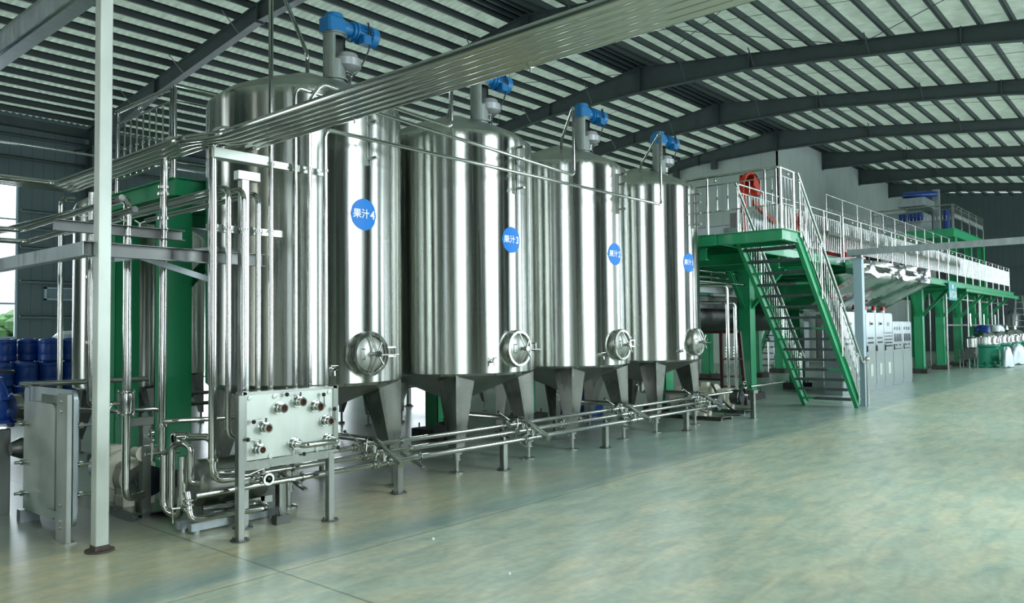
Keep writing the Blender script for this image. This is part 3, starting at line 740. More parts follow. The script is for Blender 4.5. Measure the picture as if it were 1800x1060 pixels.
# ================================================================== VALVE PANEL
PY = 5.81
def panel():
    t = thing('valve_station', 'pale steel flow panel with round valve ports on two square legs', 'valve panel', (3.8, PY, 0))
    lean = lambda z: 0.0
    mb = MB(); mb.box((3.40, PY - .008, .63), (4.25, PY + .008, 1.165))
    for x in (3.62, 3.85, 4.08): mb.lathe([(.022, 0), (.022, -.012), (.001, -.014)], (x, PY - .006, .645), 'Y', 12)
    for x in (3.43, 3.66, 4.21): mb.lathe([(.02, 0), (.02, -.012), (.001, -.014)], (x, PY - .006, 1.135), 'Y', 12)
    obj('panel_sheet', mb, M['plate'], t)
    mb = MB(); mb.box((3.37, PY - .02, 1.165), (4.29, PY + .10, 1.185)); mb.box((3.36, PY - .02, .60), (3.40, PY + .08, 1.185)); mb.box((4.25, PY - .02, .60), (4.30, PY + .10, 1.185)); mb.box((3.37, PY - .025, .555), (4.25, PY + .03, .625)); obj('panel_frame', mb, M['frame'], t)
    for x in (3.352, 4.222):
        mb = MB(); mb.bbox((x - .03, PY - .03, .01), (x + .03, PY + .03, 1.165 if x < 4 else .60), .004); lg = obj('leg', mb, M['frame'], t)
        mb = MB(); mb.lathe([(.001, .012), (.075, .012), (.075, 0), (.001, 0)], (x, PY, 0), 'Z', 24)
        for k in range(4): mb.tube([(x + .056 * math.cos(k * PI / 2 + .7), PY + .056 * math.sin(k * PI / 2 + .7), .01), (x + .056 * math.cos(k * PI / 2 + .7), PY + .056 * math.sin(k * PI / 2 + .7), .03)], .006, 6)
        obj('base_flange', mb, M['dark_steel'], lg)
    ports = [((480, 718), None, 0), ((513, 706), (-1, 0, .0), .13), ((545, 713), (-.05, 0, 1), .10), ((458, 748), (-1, 0, -.1), .11), ((568, 737), (0.0, 0, 1), .1), ((450, 788), (-1, 0, .2), .11), ((513, 778), (1, 0, -.3), .08), ((573, 768), (1, 0, -.1), .09)]
    # port centres on the panel plane (x, z)
    PP = [(3.70, 1.035), (3.885, 1.075), (4.06, 1.02), (3.555, .885), (4.17, .885), (3.50, .715), (3.845, .72), (4.185, .72)]
    for (x, z), (_, h, hl) in zip(PP, ports):
        mb = MB(); mb.lathe([(.052, 0), (.052, -.012), (.036, -.014), (.036, -.04), (.046, -.042), (.046, -.056), (.031, -.058), (.031, -.075), (.037, -.077), (.037, -.088), (.026, -.088), (.026, -.04)], (x, PY - .008, z), 'Y', 24)
        p = obj('port', mb, M['pipe'], t)
        mb = MB(); mb.lathe([(.026, -.05), (.001, -.05)], (x, PY - .008, z), 'Y', 16); obj('port_bore', mb, M['orange_pipe'], p)
        if h:
            hv = Vector(h).normalized(); up = Vector((0, 0, 1 if z > .8 or hl > .1 else -1))
            if abs(hv.z) > .7: up = Vector((1, 0, 0))
            b = Vector((x, PY - .05, z)); p1 = b + up * .07; p2 = p1 + hv * hl
            mb = MB(); mb.tube([b + up * .04, p1 + up * .012], .011, 10); mb.tube([p1, p2], .005, 8); lv = obj('lever', mb, M['pipe'], p)
            mb = MB(); mb.ball(p2, .018, 12); obj('knob', mb, M['black'], lv)
    mb = MB(); mb.pipe([(3.845, PY - .09, .72), (3.845, PY - .17, .72), (4.185, PY - .17, .72), (4.185, PY - .09, .72)], .0265, .075, 16); obj('link_bend', mb, M['pipe'], t)
panel()
t = thing('drain_valve', 'open-ended clamped valve poking out under the valve panel', 'valve', (3.56, 5.93, .46))
mb = MB(); mb.tube([(3.56, 5.98, .47), (3.56, 5.72, .47)], .032, 18, caps=False); mb.lathe([(.033, -.02), (.055, -.02), (.055, .02), (.033, .02)], (3.56, 5.80, .47), 'Y', 20); mb.lathe([(.033, -.015), (.05, -.015), (.05, .012), (.028, .012), (.028, -.015)], (3.56, 5.735, .47), 'Y', 20); mb.tube([(3.40, 5.90, .47), (3.56, 5.90, .47)], .018, 12); obj('body', mb, M['pipe'], t)
mb = MB(); mb.tube([(3.56, 5.80, .52), (3.56, 5.80, .56)], .011, 8); mb.tube([(3.56, 5.80, .55), (3.42, 5.79, .52)], .007, 8); obj('lever', mb, M['pipe'], t)
# ================================================================== LEFT PIPE RACK
def post(name, x, y, s_, zt, label, m='frame'):
    t = thing(name, label, 'post', (x, y, 0))
    mb = MB(); mb.bbox((x - s_, y - s_, .012), (x + s_, y + s_, zt), .005); obj('post_tube', mb, M[m], t)
    mb = MB(); mb.lathe([(.001, .014), (.105, .014), (.105, 0), (.001, 0)], (x, y, 0), 'Z', 28); mb.box((x - s_ - .004, y - s_ - .004, .014), (x + s_ + .004, y + s_ + .004, .05)); obj('base_flange', mb, M['rust'], t)
    return t
post('square_post', 2.515, 6.40, .049, zroof(6.4) - depth(6.4) + .3, 'tall square steel post standing alone at the left, floor to roof', 'plate')
G6 = 'overhead pipes crossing towards the camera'
names6 = ['rearmost of the six overhead pipes by the tanks, top one in the photo', 'second overhead pipe of the bundle counted from the top', 'third overhead pipe of the bundle counted from the top', 'fourth overhead pipe of the bundle counted from the top', 'fifth overhead pipe of the bundle counted from the top', 'lowest overhead pipe of the bundle, along its underside in the photo']
for k in range(6):
    x = 3.225 + .077 * k; ya = 8.95 + .08 * k; r = .034
    t = thing('overhead_pipe', names6[k], 'pipe', (x, 3, 3.28), G6)
    mb = MB()
    if k < 4: mb.pipe([(-1.0, ya, 3.26), (x - .17, ya, 3.26), (x - .17, ya - .35, 3.26), (x - .17, 6.25, 3.27), (x, 5.9, 3.28), (x, YR + .05, 3.28)], r, .10, 14)
    else: mb.pipe([(x, 6.35, 3.28), (x, YR + .05, 3.28)], r, .1, 14)
    obj('run', mb, M['pipe'], t)
    for y in ((6.0, 4.65, 2.95) if k == 5 else ()):
        mb = MB(); mb.lathe([(r * 1.0, -.006), (r * 1.18, -.006), (r * 1.18, .006), (r * 1.0, .006)], (x, y, 3.28), 'Y', 14); mb.tube([(x, y, 3.28 - r), (x, y, 3.28 - r - .03)], .006, 6); obj('clip', mb, M['frame'], t)
mb = MB(); mb.box((3.27, 6.08, 3.14), (3.78, 6.20, 3.22)); solo('header_channel', mb, M['plate'], 'bright steel header channel under the start of the overhead pipe bundle', 'bracket')
mb = MB(); mb.box((3.79, 6.12, 3.14), (4.42, 6.16, 3.20)); solo('clip_rail', mb, M['frame'], 'upper clip rail continuing right from the bright header channel', 'bracket')
mb = MB(); mb.box((3.28, 6.18, 2.53), (4.0, 6.24, 2.59)); solo('clip_rail', mb, M['frame'], 'thin horizontal clip rail across the vertical pipes in front of nearest tank', 'bracket')
for x, y, nm in ((4.6, YR + .4, 'a'), (3.42, 1.5, 'b')): pass

# vertical and branch pipes: (label, points, radius)
def vp(label, pts, r=.021, bend=.085, clips=(), name='steel_pipe', group='vertical pipes before the nearest tank', m='pipe'):
    t = thing(name, label, 'pipe', pts[0], group); mb = MB(); mb.pipe(pts, r, bend, 14); obj('run', mb, M[m], t)
    for c in clips:
        mb = MB(); mb.lathe([(r, -.012), (r * 1.5, -.012), (r * 1.5, .012), (r, .012)], c, 'Z', 16); mb.tube([(c[0], c[1], c[2]), (c[0], c[1] + .07, c[2])], .006, 6); obj('clip', mb, M['pipe'], t)
    return t
vp('thick vertical pipe left of the vertical group, bending right at its top', [(3.60, 6.15, 3.40), (3.295, 6.15, 3.40), (3.30, 6.15, .445), (3.62, 6.15, .445)], .034, .12, [(3.298, 6.15, 3.25), (3.30, 6.15, .62)])
for x, zt, ze, l in ((3.42, 2.91, .78, 'first hook-topped vertical pipe right of the thick one, reaching lowest'), (3.56, 2.91, 1.0, 'second hook-topped vertical pipe, ending behind the valve panel'), (3.70, 2.89, 1.0, 'third hook-topped vertical pipe, ending behind the valve panel')):
    pts = [(x, 10.2, zt - .02), (x, 6.12, zt), (x, 6.12, ze)] + ([(x + .2, 6.12, ze)] if ze < .9 else [])
    if x > 3.6: pts = [(x, 8.3, zt - .02)] + pts[1:]
    vp(l, pts, .025, .11, [(x, 6.12, 2.56)])
vp('vertical feed pipe rising to the roof and slanting down to the nearest tank top', [(3.80, 6.08, 1.0), (3.80, 6.08, 4.95), (4.95, 7.20, 4.72), (4.95, 7.20, 4.47)], .021, .07, [(3.80, 6.08, 3.16), (3.80, 6.08, 2.56)])
vp('feed pipe with high elbow at nearest tank, running to the third tank', [(4.05, 6.08, 1.0), (4.05, 6.08, 3.905), (8.27, 6.04, 3.70), (8.27, 6.04, 4.62), (8.95, 6.75, 4.42), (9.20, 6.95, 4.31)], .0205, .075, [(4.05, 6.08, 3.17)], group='feed pipes to the tank tops')
vp('feed pipe hidden by the overhead bundle, running to the second tank', [(4.18, 6.05, 1.0), (4.18, 6.05, 3.80), (4.30, 6.03, 3.98), (6.0, 6.03, 3.90), (6.0, 6.03, 4.62), (6.7, 6.75, 4.44), (6.85, 6.95, 4.36)], .0205, .075, [(4.18, 6.05, 3.17)], group='feed pipes to the tank tops')
vp('lowest long feed pipe running past all tanks to the farthest one', [(4.34, 6.03, 1.0), (4.34, 6.03, 3.56), (10.45, 6.0, 3.56), (10.45, 6.0, 4.68), (11.2, 6.8, 4.42), (11.35, 6.9, 4.33)], .0205, .075, [(4.34, 6.03, 3.17)], group='feed pipes to the tank tops')
# pipes left of the nearest tank
vp('pipe with a top elbow rising beside the pump, blue-handled valve half way', [(2.80, 10.6, 2.83), (2.92, 6.9, 2.84), (2.92, 6.9, .262), (3.10, 6.98, .262)], .033, .10, name='pump_pipe', group='pipes beside the left pump')
vp('pipe with two unions standing before the big green column', [(3.50, 6.9, 3.43), (3.235, 6.9, 3.43), (3.225, 6.9, .62)], .033, .10, [(3.23, 6.9, 2.98), (3.23, 6.9, 2.92), (3.23, 6.9, 2.60), (3.23, 6.9, 2.70), (3.23, 6.9, .86)], name='pump_pipe', group='pipes beside the left pump')
vp('slimmer vertical pipe just left of the square post', [(2.89, 7.6, 2.98), (2.89, 7.6, 1.02), (3.1, 7.6, 1.02)], .027, .08, [(2.89, 7.6, 2.2), (2.89, 7.6, 1.6)], name='pump_pipe', group='pipes beside the left pump')
vp('tall thin pipe before the leftmost slim tank, with an elbow on top', [(3.30, 9.15, 3.15), (3.12, 9.0, 3.12), (3.12, 9.0, 1.10)], .025, .08, name='pump_pipe', group='pipes beside the left pump')
vp('short elbow pipe running right at knee height before the green column', [(3.225, 6.86, .90), (3.30, 6.80, .90), (4.0, 6.5, .90)], .022, .04, name='pump_pipe', group='pipes beside the left pump')
vp('bright thick elbow pipe dropping beside the thick vertical pipe', [(3.21, 6.62, .77), (3.30, 6.62, .77), (3.46, 6.45, .77), (3.46, 6.45, .46), (3.60, 6.33, .46)], .032, .08, name='pump_pipe', group='pipes beside the left pump')
mb = MB(); clampring(mb, (3.26, 6.62, .77), 'X', .034, .02); clampring(mb, (3.31, 6.62, .77), 'X', .034, .012); mb.lathe([(.034, -.03), (.055, -.025), (.055, .025), (.034, .03)], (3.22, 6.62, .77), 'X', 20); solo('pipe_union', mb, M['pipe'], 'big clamped union at the start of the bright thick elbow pipe', 'pipe fitting')
# lower pair of pipes coming from the left edge
vp('horizontal pipe from the left edge joining the rack, upper of the pair', [(-1.0, 8.6, 2.70), (2.62, 8.6, 2.70), (2.62, 7.2, 2.72), (2.62, 6.3, 2.74)], .026, .08, name='rack_pipe', group='rack pipes at the left')
vp('horizontal pipe from the left edge joining the rack, lower of the pair', [(-1.0, 8.7, 2.58), (2.72, 8.7, 2.60), (2.72, 6.3, 2.66)], .026, .08, name='rack_pipe', group='rack pipes at the left')
vp('long conduit pipe hung high along the teal left wall', [(-6, 25, 7.17), (13.5, 25, 7.15)], .03, .08, name='wall_pipe', group='')
vp('dark cable loop hanging at the column top', [(10.6, 29.45, 8.2), (10.62, 28.4, 8.1), (10.62, 28.4, 7.1), (10.9, 28.4, 6.75), (11.6, 28.4, 7.0), (11.9, 29.3, 7.6)], .022, .35, name='hanging_cable', group='', m='black')
# channels and brackets of the rack
def channel(name, a, b, w_, h, label, m='galv', holes=0):
    a = Vector(a); b = Vector(b); mb = MB(); d = (b - a).normalized(); sd = d.cross(Vector((0, 0, 1))).normalized()
    mb.bar(a, b, .006, h); o = sd * w_ / 2
    mb.bar(a + o + Vector((0, 0, h / 2)), b + o + Vector((0, 0, h / 2)), w_, .006); mb.bar(a + o - Vector((0, 0, h / 2)), b + o - Vector((0, 0, h / 2)), w_, .006)
    return solo(name, mb, M[m], label, 'bracket')
channel('steel_channel', (2.39, 6.44, 2.335), (2.39, 10.6, 2.345), .09, .105, 'long galvanised channel reaching in from the left edge at mid height', m='galv')
channel('steel_channel', (2.39, 6.47, 2.335), (3.95, 6.47, 2.335), .06, .105, 'punched channel crossing behind the square post at mid height', m='dark_steel')
channel('steel_channel', (2.33, 6.90, 2.555), (3.4, 6.90, 2.555), .06, .085, 'channel with upright bolts carrying the rack pipes, just above the crossing one', m='dark_steel')
mb = MB(); mb.bar((2.75, 7.0, 2.44), (3.5, 6.5, 2.13), .05, .05); mb.bar((2.75, 6.8, 2.30), (3.9, 7.2, 2.50), .05, .05); solo('diagonal_brace', mb, M['galv'], 'pair of crossed thin braces under the rack pipes', 'bracket')
for k, (x, y) in enumerate(((2.55, 6.9), (2.68, 6.9), (2.9, 6.9), (3.02, 6.9))):
    mb = MB(); mb.tube([(x, y, 2.59), (x, y, 2.64)], .009, 6); mb.bar((x - .045, y, 2.66), (x, y, 2.635), .02, .006); mb.bar((x + .045, y, 2.66), (x, y, 2.635), .02, .006)
    solo('pipe_saddle', mb, M['frame'], ['leftmost of four small pipe saddles on the bolted channel', 'second from left of the small pipe saddles', 'third from left of the small pipe saddles, right of the square post', 'rightmost of the four small pipe saddles'][k], 'pipe support', 'pipe saddles on the rack')
t = thing('cable_tray', 'wide grey trunking slanting across the top left corner', 'cable tray', (2.5, 8, 4.6))
mb = MB(); mb.box((2.44, 6.2, 4.42), (2.60, 12.2, 4.62)); obj('trunking', mb, M['galv'], t)
mb = MB(); mb.box((2.42, 6.2, 4.62), (2.62, 12.2, 4.635)); mb.box((2.42, 6.2, 4.405), (2.45, 12.2, 4.42)); obj('lid', mb, M['pipe'], t)
vp('thin diagonal rod above the trunking in the top left corner', [(2.2, 8.6, 4.72), (2.2, 7.0, 5.25)], .02, .02, name='support_rod', group='', m='galv')
vp('dark diagonal strut beside the square post near the top', [(2.55, 6.45, 4.35), (2.62, 7.9, 5.0)], .014, .02, name='support_rod', group='', m='rafter')

# blue-handled ball valve on the pump pipe
t = thing('ball_valve', 'flanged steel ball valve with a blue lever on the pump pipe', 'valve', (2.915, 6.9, 1.1))
mb = MB(); c = (2.917, 6.9, 1.08); mb.lathe([(.034, -.10), (.075, -.10), (.075, -.085), (.05, -.08), (.055, 0), (.05, .08), (.075, .085), (.075, .10), (.034, .10)], c, 'Z', 24)
for k in range(4):
    a = k * PI / 2 + .8; mb.tube([(c[0] + .065 * math.cos(a), c[1] + .065 * math.sin(a), c[2] - .115), (c[0] + .065 * math.cos(a), c[1] + .065 * math.sin(a), c[2] + .115)], .006, 6)
mb.tube([(c[0], c[1], c[2]), (c[0] - .09, c[1] + .02, c[2])], .014, 10); obj('body', mb, M['pipe'], t)
mb = MB(); mb.pipe([(c[0] - .09, c[1] + .02, c[2]), (c[0] - .115, c[1] + .03, c[2] - .02), (c[0] - .15, c[1] + .03, c[2] - .12)], .008, .02, 8); lv = obj('lever', mb, M['pipe'], t)
mb = MB(); mb.bar((c[0] - .14, c[1] + .03, c[2] - .09), (c[0] - .165, c[1] + .03, c[2] - .21), .022, .016); obj('lever_sleeve', mb, M['drum'], lv)
vp('low horizontal pipe through the ball valve, bending down behind the post', [(2.46, 8.0, 1.02), (2.98, 7.2, .985), (3.35, 7.2, .985), (3.35, 7.2, .62)], .02, .07, name='pump_pipe', group='pipes beside the left pump')
mb = MB(); mb.box((3.06, 7.22, .84), (3.30, 7.28, .91)); mb.bbox((3.20, 7.22, 0), (3.28, 7.30, .84), .004); solo('pipe_trestle', mb, M['frame'], 'short square trestle behind the ball valve pipe', 'stand')

# ------------------------------------------------------------------ plate heat exchanger
t = thing('heat_exchanger', 'upright steel plate heat exchanger at the left edge', 'heat exchanger', (2.5, 7.6, 0))
def rplate(x0, x1, ya, yb, za, zb, r=.07, n=5):
    pts = []
    for (cy, cz, a0) in ((yb - r, zb - r, 0), (ya + r, zb - r, 90), (ya + r, za + r, 180), (yb - r, za + r, 270)):
        for k in range(n + 1):
            a = math.radians(a0 + 90 * k / n); pts.append((cy + r * math.cos(a), cz + r * math.sin(a)))
    return MB().prism(pts, 'X', x0, x1)
obj('front_plate', rplate(2.45, 2.475, 7.16, 7.90, .13, 1.09), M['hx'], t)
obj('rear_plate', rplate(2.50, 2.535, 6.90, 8.06, .10, 1.21), M['galv'], t)
obj('plate_pack', rplate(2.54, 2.60, 7.16, 7.98, .16, 1.12), M['dark_steel'], t)
obj('end_plate', rplate(2.605, 2.63, 7.14, 8.02, .10, 1.16), M['galv'], t)
mb = MB(); mb.bbox((2.415, 6.80, .012), (2.455, 7.02, 1.19), .004); mb.box((2.40, 6.78, 0), (2.49, 7.04, .012))
for z in (1.13, 1.05, .12, .17, .30): mb.lathe([(.014, 0), (.014, -.012), (.001, -.016)], (2.415, 6.91, z), 'X', 10)
mb.box((2.42, 7.02, .17), (2.44, 7.30, .22)); obj('upright', mb, M['hx'], t)
mb = MB(); mb.box((2.44, 7.93, 0), (2.60, 8.02, .11)); obj('foot', mb, M['galv'], t)
for (y, z) in ((7.83, .89), (7.83, .55), (7.83, .28), (6.95, .92), (6.95, .60), (6.95, .35)):
    mb = MB(); xa, xb = (2.36, 2.60) if y > 7.5 else (2.48, 2.66); mb.tube([(xa, y, z), (xb, y, z)], .013, 10); mb.lathe([(.001, 0), (.026, 0), (.026, .03), (.001, .03)], (2.405 if y > 7.5 else 2.56, y, z), 'X', 6, False); obj('tie_bolt', mb, M['pipe'], t)
mb = MB(); mb.box((2.46, 7.22, 1.10), (2.66, 7.50, 1.165)); obj('carrying_bar', mb, M['pipe'], t)
vp('bright carrying pipe sloping over the heat exchanger to the ball valve', [(2.44, 8.0, 1.225), (3.55, 7.9, 1.225)], .026, .03, name='guide_pipe', group='')
mb = MB(); mb.lathe([(.085, -.24), (.085, 0)], (2.78, 8.30, 1.0), 'X', 24); mb.lathe([(.001, -.30), (.12, -.30), (.12, -.24), (.085, -.24)], (2.78, 8.30, 1.0), 'X', 24); solo('flanged_nozzle', mb, M['frame'], 'wide pipe stub with reddish flange entering the heat exchanger', 'pipe fitting')
# blue gate valve
t = thing('gate_valve', 'dark blue gate valve with a black handwheel, cut by the left edge', 'valve', (2.4, 8.5, 1.0))
bx, by = 2.40, 8.50
mb = MB(); mb.lathe([(.12, -.10), (.15, -.10), (.15, -.07), (.10, -.06), (.115, .04), (.10, .12), (.14, .12), (.14, .15), (.10, .15), (.085, .22), (.05, .28), (.05, .33), (.001, .33)], (bx, by, .95), 'Z', 24)
mb.lathe([(.001, -.14), (.15, -.14), (.15, -.11), (.09, -.1), (.09, .1), (.15, .11), (.15, .14), (.001, .14)], (bx, by, .95), 'X', 24)
for k in range(8): a = k * PI / 4; mb.tube([(bx + .13 * math.cos(a), by + .13 * math.sin(a), 1.06), (bx + .13 * math.cos(a), by + .13 * math.sin(a), 1.12)], .012, 6)
obj('body', mb, M['dblue'], t)
mb = MB(); ring = [(bx + .14 * math.cos(2 * PI * k / 28), by + .14 * math.sin(2 * PI * k / 28), 1.33) for k in range(29)]; mb.tube(ring, .011, 8, False)
for k in range(4): a = k * PI / 2 + .5; mb.tube([(bx, by, 1.32), (bx + .14 * math.cos(a), by + .14 * math.sin(a), 1.33)], .008, 6)
mb.tube([(bx, by, 1.2), (bx, by, 1.35)], .014, 8); obj('handwheel', mb, M['black'], t)
mb = MB(); mb.lathe([(.001, 0), (.13, 0), (.13, .04), (.001, .04)], (2.53, 8.35, 1.0), 'X', 24); solo('pipe_flange', mb, M['rust'], 'rusty red flange beside the blue gate valve', 'pipe fitting')
mb = MB(); mb.bbox((2.28, 8.40, 0), (2.50, 8.60, .80), .01); solo('valve_pedestal', mb, M['frame'], 'square steel pedestal below the blue gate valve at the left edge', 'stand')
mb = MB(); mb.lathe([(.001, -.1), (.06, -.1), (.10, -.02), (.10, .06), (.03, .1), (.03, .16), (.001, .16)], (2.56, 8.28, .62), 'X', 18); mb.tube([(2.6, 8.28, 0), (2.6, 8.28, .56)], .03, 10); solo('check_valve', mb, M['dark_steel'], 'dark bulbous check valve behind the heat exchanger plate', 'valve')
mb = MB(); mb.lathe([(.001, 0), (.09, .01), (.10, .06), (.085, .09), (.001, .1)], (2.20, 8.0, .12), 'Y', 20); mb.lathe([(.001, .09), (.12, .09), (.12, .26), (.001, .26)], (2.20, 8.0, .12), 'Y', 20); mb.box((2.09, 8.08, 0), (2.31, 8.24, .03)); solo('small_pump', mb, M['cgreen'], 'small green pump on the floor at the left edge', 'pump')

# ------------------------------------------------------------------ rotor pumps on skids
def make_pump(label):
    """pump axis along -Y, head towards the camera"""
    t = thing('rotor_pump', label, 'pump', (0, 0, 0), 'ivory rotor pumps')
    mb = MB(); mb.prism([(-.24, 0), (-.20, .07), (-.17, .07), (-.17, 0)], 'Y', -.45, 1.0); mb.prism([(.26, 0), (.22, .07), (.19, .07), (.19, 0)], 'Y', -.45, 1.0); mb.box((-.2, -.45, .045), (.22, 1.0, .06)); obj('skid', mb, M['frame'], t)
    mb = MB(); mb.lathe([(.001, -.16), (.135, -.16), (.15, -.14), (.15, .02), (.001, .02)], (.02, -.12, .30), 'Y', 8, False); obj('pump_head', mb, M['dark_steel'], t)
    mb = MB(); mb.lathe([(.001, -.185), (.125, -.185), (.125, -.16)], (.02, -.12, .30), 'Y', 32); obj('cover', mb, M['glass_dark'], t)
    mb = MB(); mb.bbox((-.12, -.10, .15), (.16, .16, .46), .03); mb.lathe([(.13, 0), (.15, .02), (.15, .14), (.13, .16)], (.0, -.02, .31), 'Y', 28); mb.bbox((-.14, -.08, .06), (-.03, .12, .16), .01); mb.bbox((.05, -.08, .06), (.16, .12, .16), .01); obj('bearing_housing', mb, M['ivory'], t)
    mb = MB(); mb.lathe([(.001, 0), (.185, 0), (.2, .012), (.2, .05), (.17, .06), (.13, .12), (.001, .13)], (0, .22, .35), 'Y', 36)
    for k in range(8): a = k * PI / 4; mb.lathe([(.012, -.01), (.001, -.012)], (.18 * math.cos(a), .22, .35 + .18 * math.sin(a)), 'Y', 8)
    mb.bbox((-.10, .24, .06), (.1, .36, .20), .01); obj('flange_disc', mb, M['ivory'], t)
    mb = MB(); mb.lathe([(.12, 0), (.12, .32), (.001, .32)], (0, .34, .35), 'Y', 24)
    for k in range(22): a = 2 * PI * k / 22; mb.bar((.135 * math.cos(a), .36, .35 + .135 * math.sin(a)), (.135 * math.cos(a), .64, .35 + .135 * math.sin(a)), .008, .03, (math.cos(a), 0, math.sin(a)))
    mo = obj('motor', mb, M['ivory'], t)
    mb = MB(); mb.lathe([(.15, .30), (.155, .31), (.155, .38), (.12, .40), (.001, .40)], (0, .34, .35), 'Y', 28); obj('fan_cowl', mb, M['alu'], mo)
    mb = MB(); mb.bbox((-.07, .40, .49), (.06, .54, .58), .01); obj('terminal_box', mb, M['ivory'], mo)
    return t
p0 = make_pump('ivory rotor pump on a steel skid at the left, behind the square post'); p0.location = (3.31, 7.62, 0)
dup(p0, (13.35, 6.85, 0), 'ivory rotor pump on a skid just past the farthest tank')
dup(p0, (14.75, 7.05, 0), 'second ivory pump past the tanks, beside the small pipe stand')
mb = MB(); mb.tube([(3.22, 7.25, .58), (3.22, 7.42, .58)], .05, 18); mb.lathe([(.05, 0), (.07, .0), (.07, .02), (.05, .02)], (3.22, 7.24, .58), 'Y', 18); mb.tube([(3.22, 7.3, .58), (3.40, 7.3, .58)], .03, 12); solo('round_valve_head', mb, M['ivory'], 'small ivory round fitting above the left pump', 'valve')

# ------------------------------------------------------------------ U-bend heat-exchange tubes and low vessel
t = thing('steel_vessel', 'low horizontal steel vessel behind the U-shaped tubes', 'vessel', (4.0, 6.75, 0))
mb = MB(); mb.lathe([(.001, -.03), (.16, -.01), (.205, .03), (.21, .08), (.21, .60), (.205, .65), (.15, .68), (.001, .70)], (3.42, 6.72, .335), 'X', 36); obj('vessel_body', mb, M['tank_dull'], t)
mb = MB(); mb.box((3.5, 6.50, .10), (4.08, 6.53, .16)); mb.box((3.5, 6.93, .10), (4.08, 6.96, .16))
for x in (3.62, 3.98): mb.box((x - .02, 6.50, .10), (x + .02, 6.96, .16)); mb.tube([(x, 6.52, 0), (x, 6.52, .10)], .02, 8); mb.tube([(x, 6.94, 0), (x, 6.94, .10)], .02, 8)
obj('cradle', mb, M['frame'], t)
t = thing('pipe_skid', 'pair of short square rails under the U-shaped tubes', 'stand', (3.4, 6.4, 0))
for y, xa, xb in ((6.46, 3.15, 4.0), (6.30, 3.18, 4.0)):
    mb = MB(); mb.bbox((xa, y - .03, .03), (xb, y + .03, .10), .004)
    for x in (xa + .06, xb - .06): mb.lathe([(.001, .03), (.03, .03), (.03, 0), (.001, 0)], (x, y, 0), 'Z', 12)
    obj('rail', mb, M['galv'], t)
vp('U-shaped steel tube looping up and over beside the pump', [(3.18, 6.75, .62), (3.18, 6.75, .16), (3.24, 6.62, .10), (3.24, 6.55, .20), (3.24, 6.55, .62)], .036, .10, name='u_tube', group='u-shaped tubes')
vp('hooked steel tube with an arched top beside the low vessel', [(3.20, 6.66, .18), (3.20, 6.66, .70), (3.24, 6.56, .74), (3.28, 6.48, .70), (3.28, 6.48, .40), (3.34, 6.44, .385)], .03, .09, name='u_tube', group='u-shaped tubes')
vp('bottom pipe returning along the floor under the valve panel', [(3.16, 6.30, .36), (3.16, 6.24, .14), (3.80, 6.14, .14), (3.86, 6.35, .145), (3.4, 6.5, .15)], .028, .06, name='floor_pipe', group='')
mb = MB()
for z in (.30, .26, .22): clampring(mb, (3.16, 6.275, z), 'Z', .03, .008)
mb.tube([(3.10, 6.30, .24), (3.04, 6.32, .24)], .01, 8); mb.tube([(3.05, 6.32, .24), (3.05, 6.32, .12)], .006, 8); solo('clamped_valve', mb, M['pipe'], 'stack of clamps on the short riser at the end of the lowest pipe', 'valve')
mb = MB(); clampring(mb, (3.13, 6.9, .80), 'X', .03, .012); mb.tube([(3.08, 6.9, .62), (3.36, 6.84, .62)], .018, 10); mb.tube([(3.13, 6.88, .56), (3.13, 6.88, .72)], .014, 10); mb.tube([(3.06, 6.88, .70), (3.20, 6.88, .69)], .008, 8); mb.ball((3.14, 6.88, .74), .016); clampring(mb, (3.26, 6.86, .62), 'X', .02, .012); clampring(mb, (3.2, 6.86, .58), 'Z', .022, .012); solo('valve_cluster', mb, M['pipe'], 'knotty cluster of small valves above the U-shaped tube', 'valve')
mb = MB(); mb.bbox((3.82, 6.02, 0.0), (3.96, 6.10, .075), .004); mb.tube([(3.89, 6.06, .07), (3.89, 6.09, .13)], .012, 8); solo('floor_bracket', mb, M['dark_steel'], 'small square floor bracket at the end of the bottom pipe', 'stand')
mb = MB(); mb.tube([(13.85, 6.12, .0), (13.85, 6.12, .012)], .085, 20); mb.bbox((13.81, 6.08, .012), (13.89, 6.16, .47), .004); mb.box((13.74, 6.05, .47), (13.93, 6.19, .53)); solo('pipe_stand', mb, M['frame'], 'short square stand with a flat top past the farthest tank', 'stand')
vp('loose-ended horizontal pipe stub pointing right past the pumps', [(13.75, 6.12, .60), (15.2, 6.1, .60)], .024, .05, name='pipe_stub', group='')
butterfly('butterfly_valve', (13.75, 6.25, .60), 'Y', .03, (1, -.2, .1), 'butterfly valve on top of the short stand past the pumps', 'manifold butterfly valves')
for x, y, zt, l in ((13.45, 7.15, 2.55, 'upright pipe rising from the first pump past the tanks'), (15.05, 7.15, 2.55, 'upright pipe rising from the second pump, nearer of the pair'), (15.3, 7.1, 2.2, 'upright pipe beside the green column, farther of the pair')):
    t = vp(l, [(x - .9, y + .8, zt + .02), (x, y, zt), (x, y, .30), (x + .18, y - .15, .28)], .032, .1, [(x, y, 1.28), (x, y, 1.22), (x, y, 1.16), (x, y, 1.1)], name='pump_pipe', group='upright pipes at the right pumps')
vp('black hose lying in a loop between the two far pumps', [(13.9, 6.7, .04), (14.2, 6.5, .025), (14.45, 6.75, .03), (14.3, 7.0, .3), (14.2, 7.1, .58)], .022, .12, name='rubber_hose', group='', m='black')
vp('black cable drooping on the floor beyond the pumps', [(16.6, 8.75, .03), (18.6, 8.8, .03), (21.3, 9.3, .03)], .02, .2, name='rubber_hose', group='', m='black')
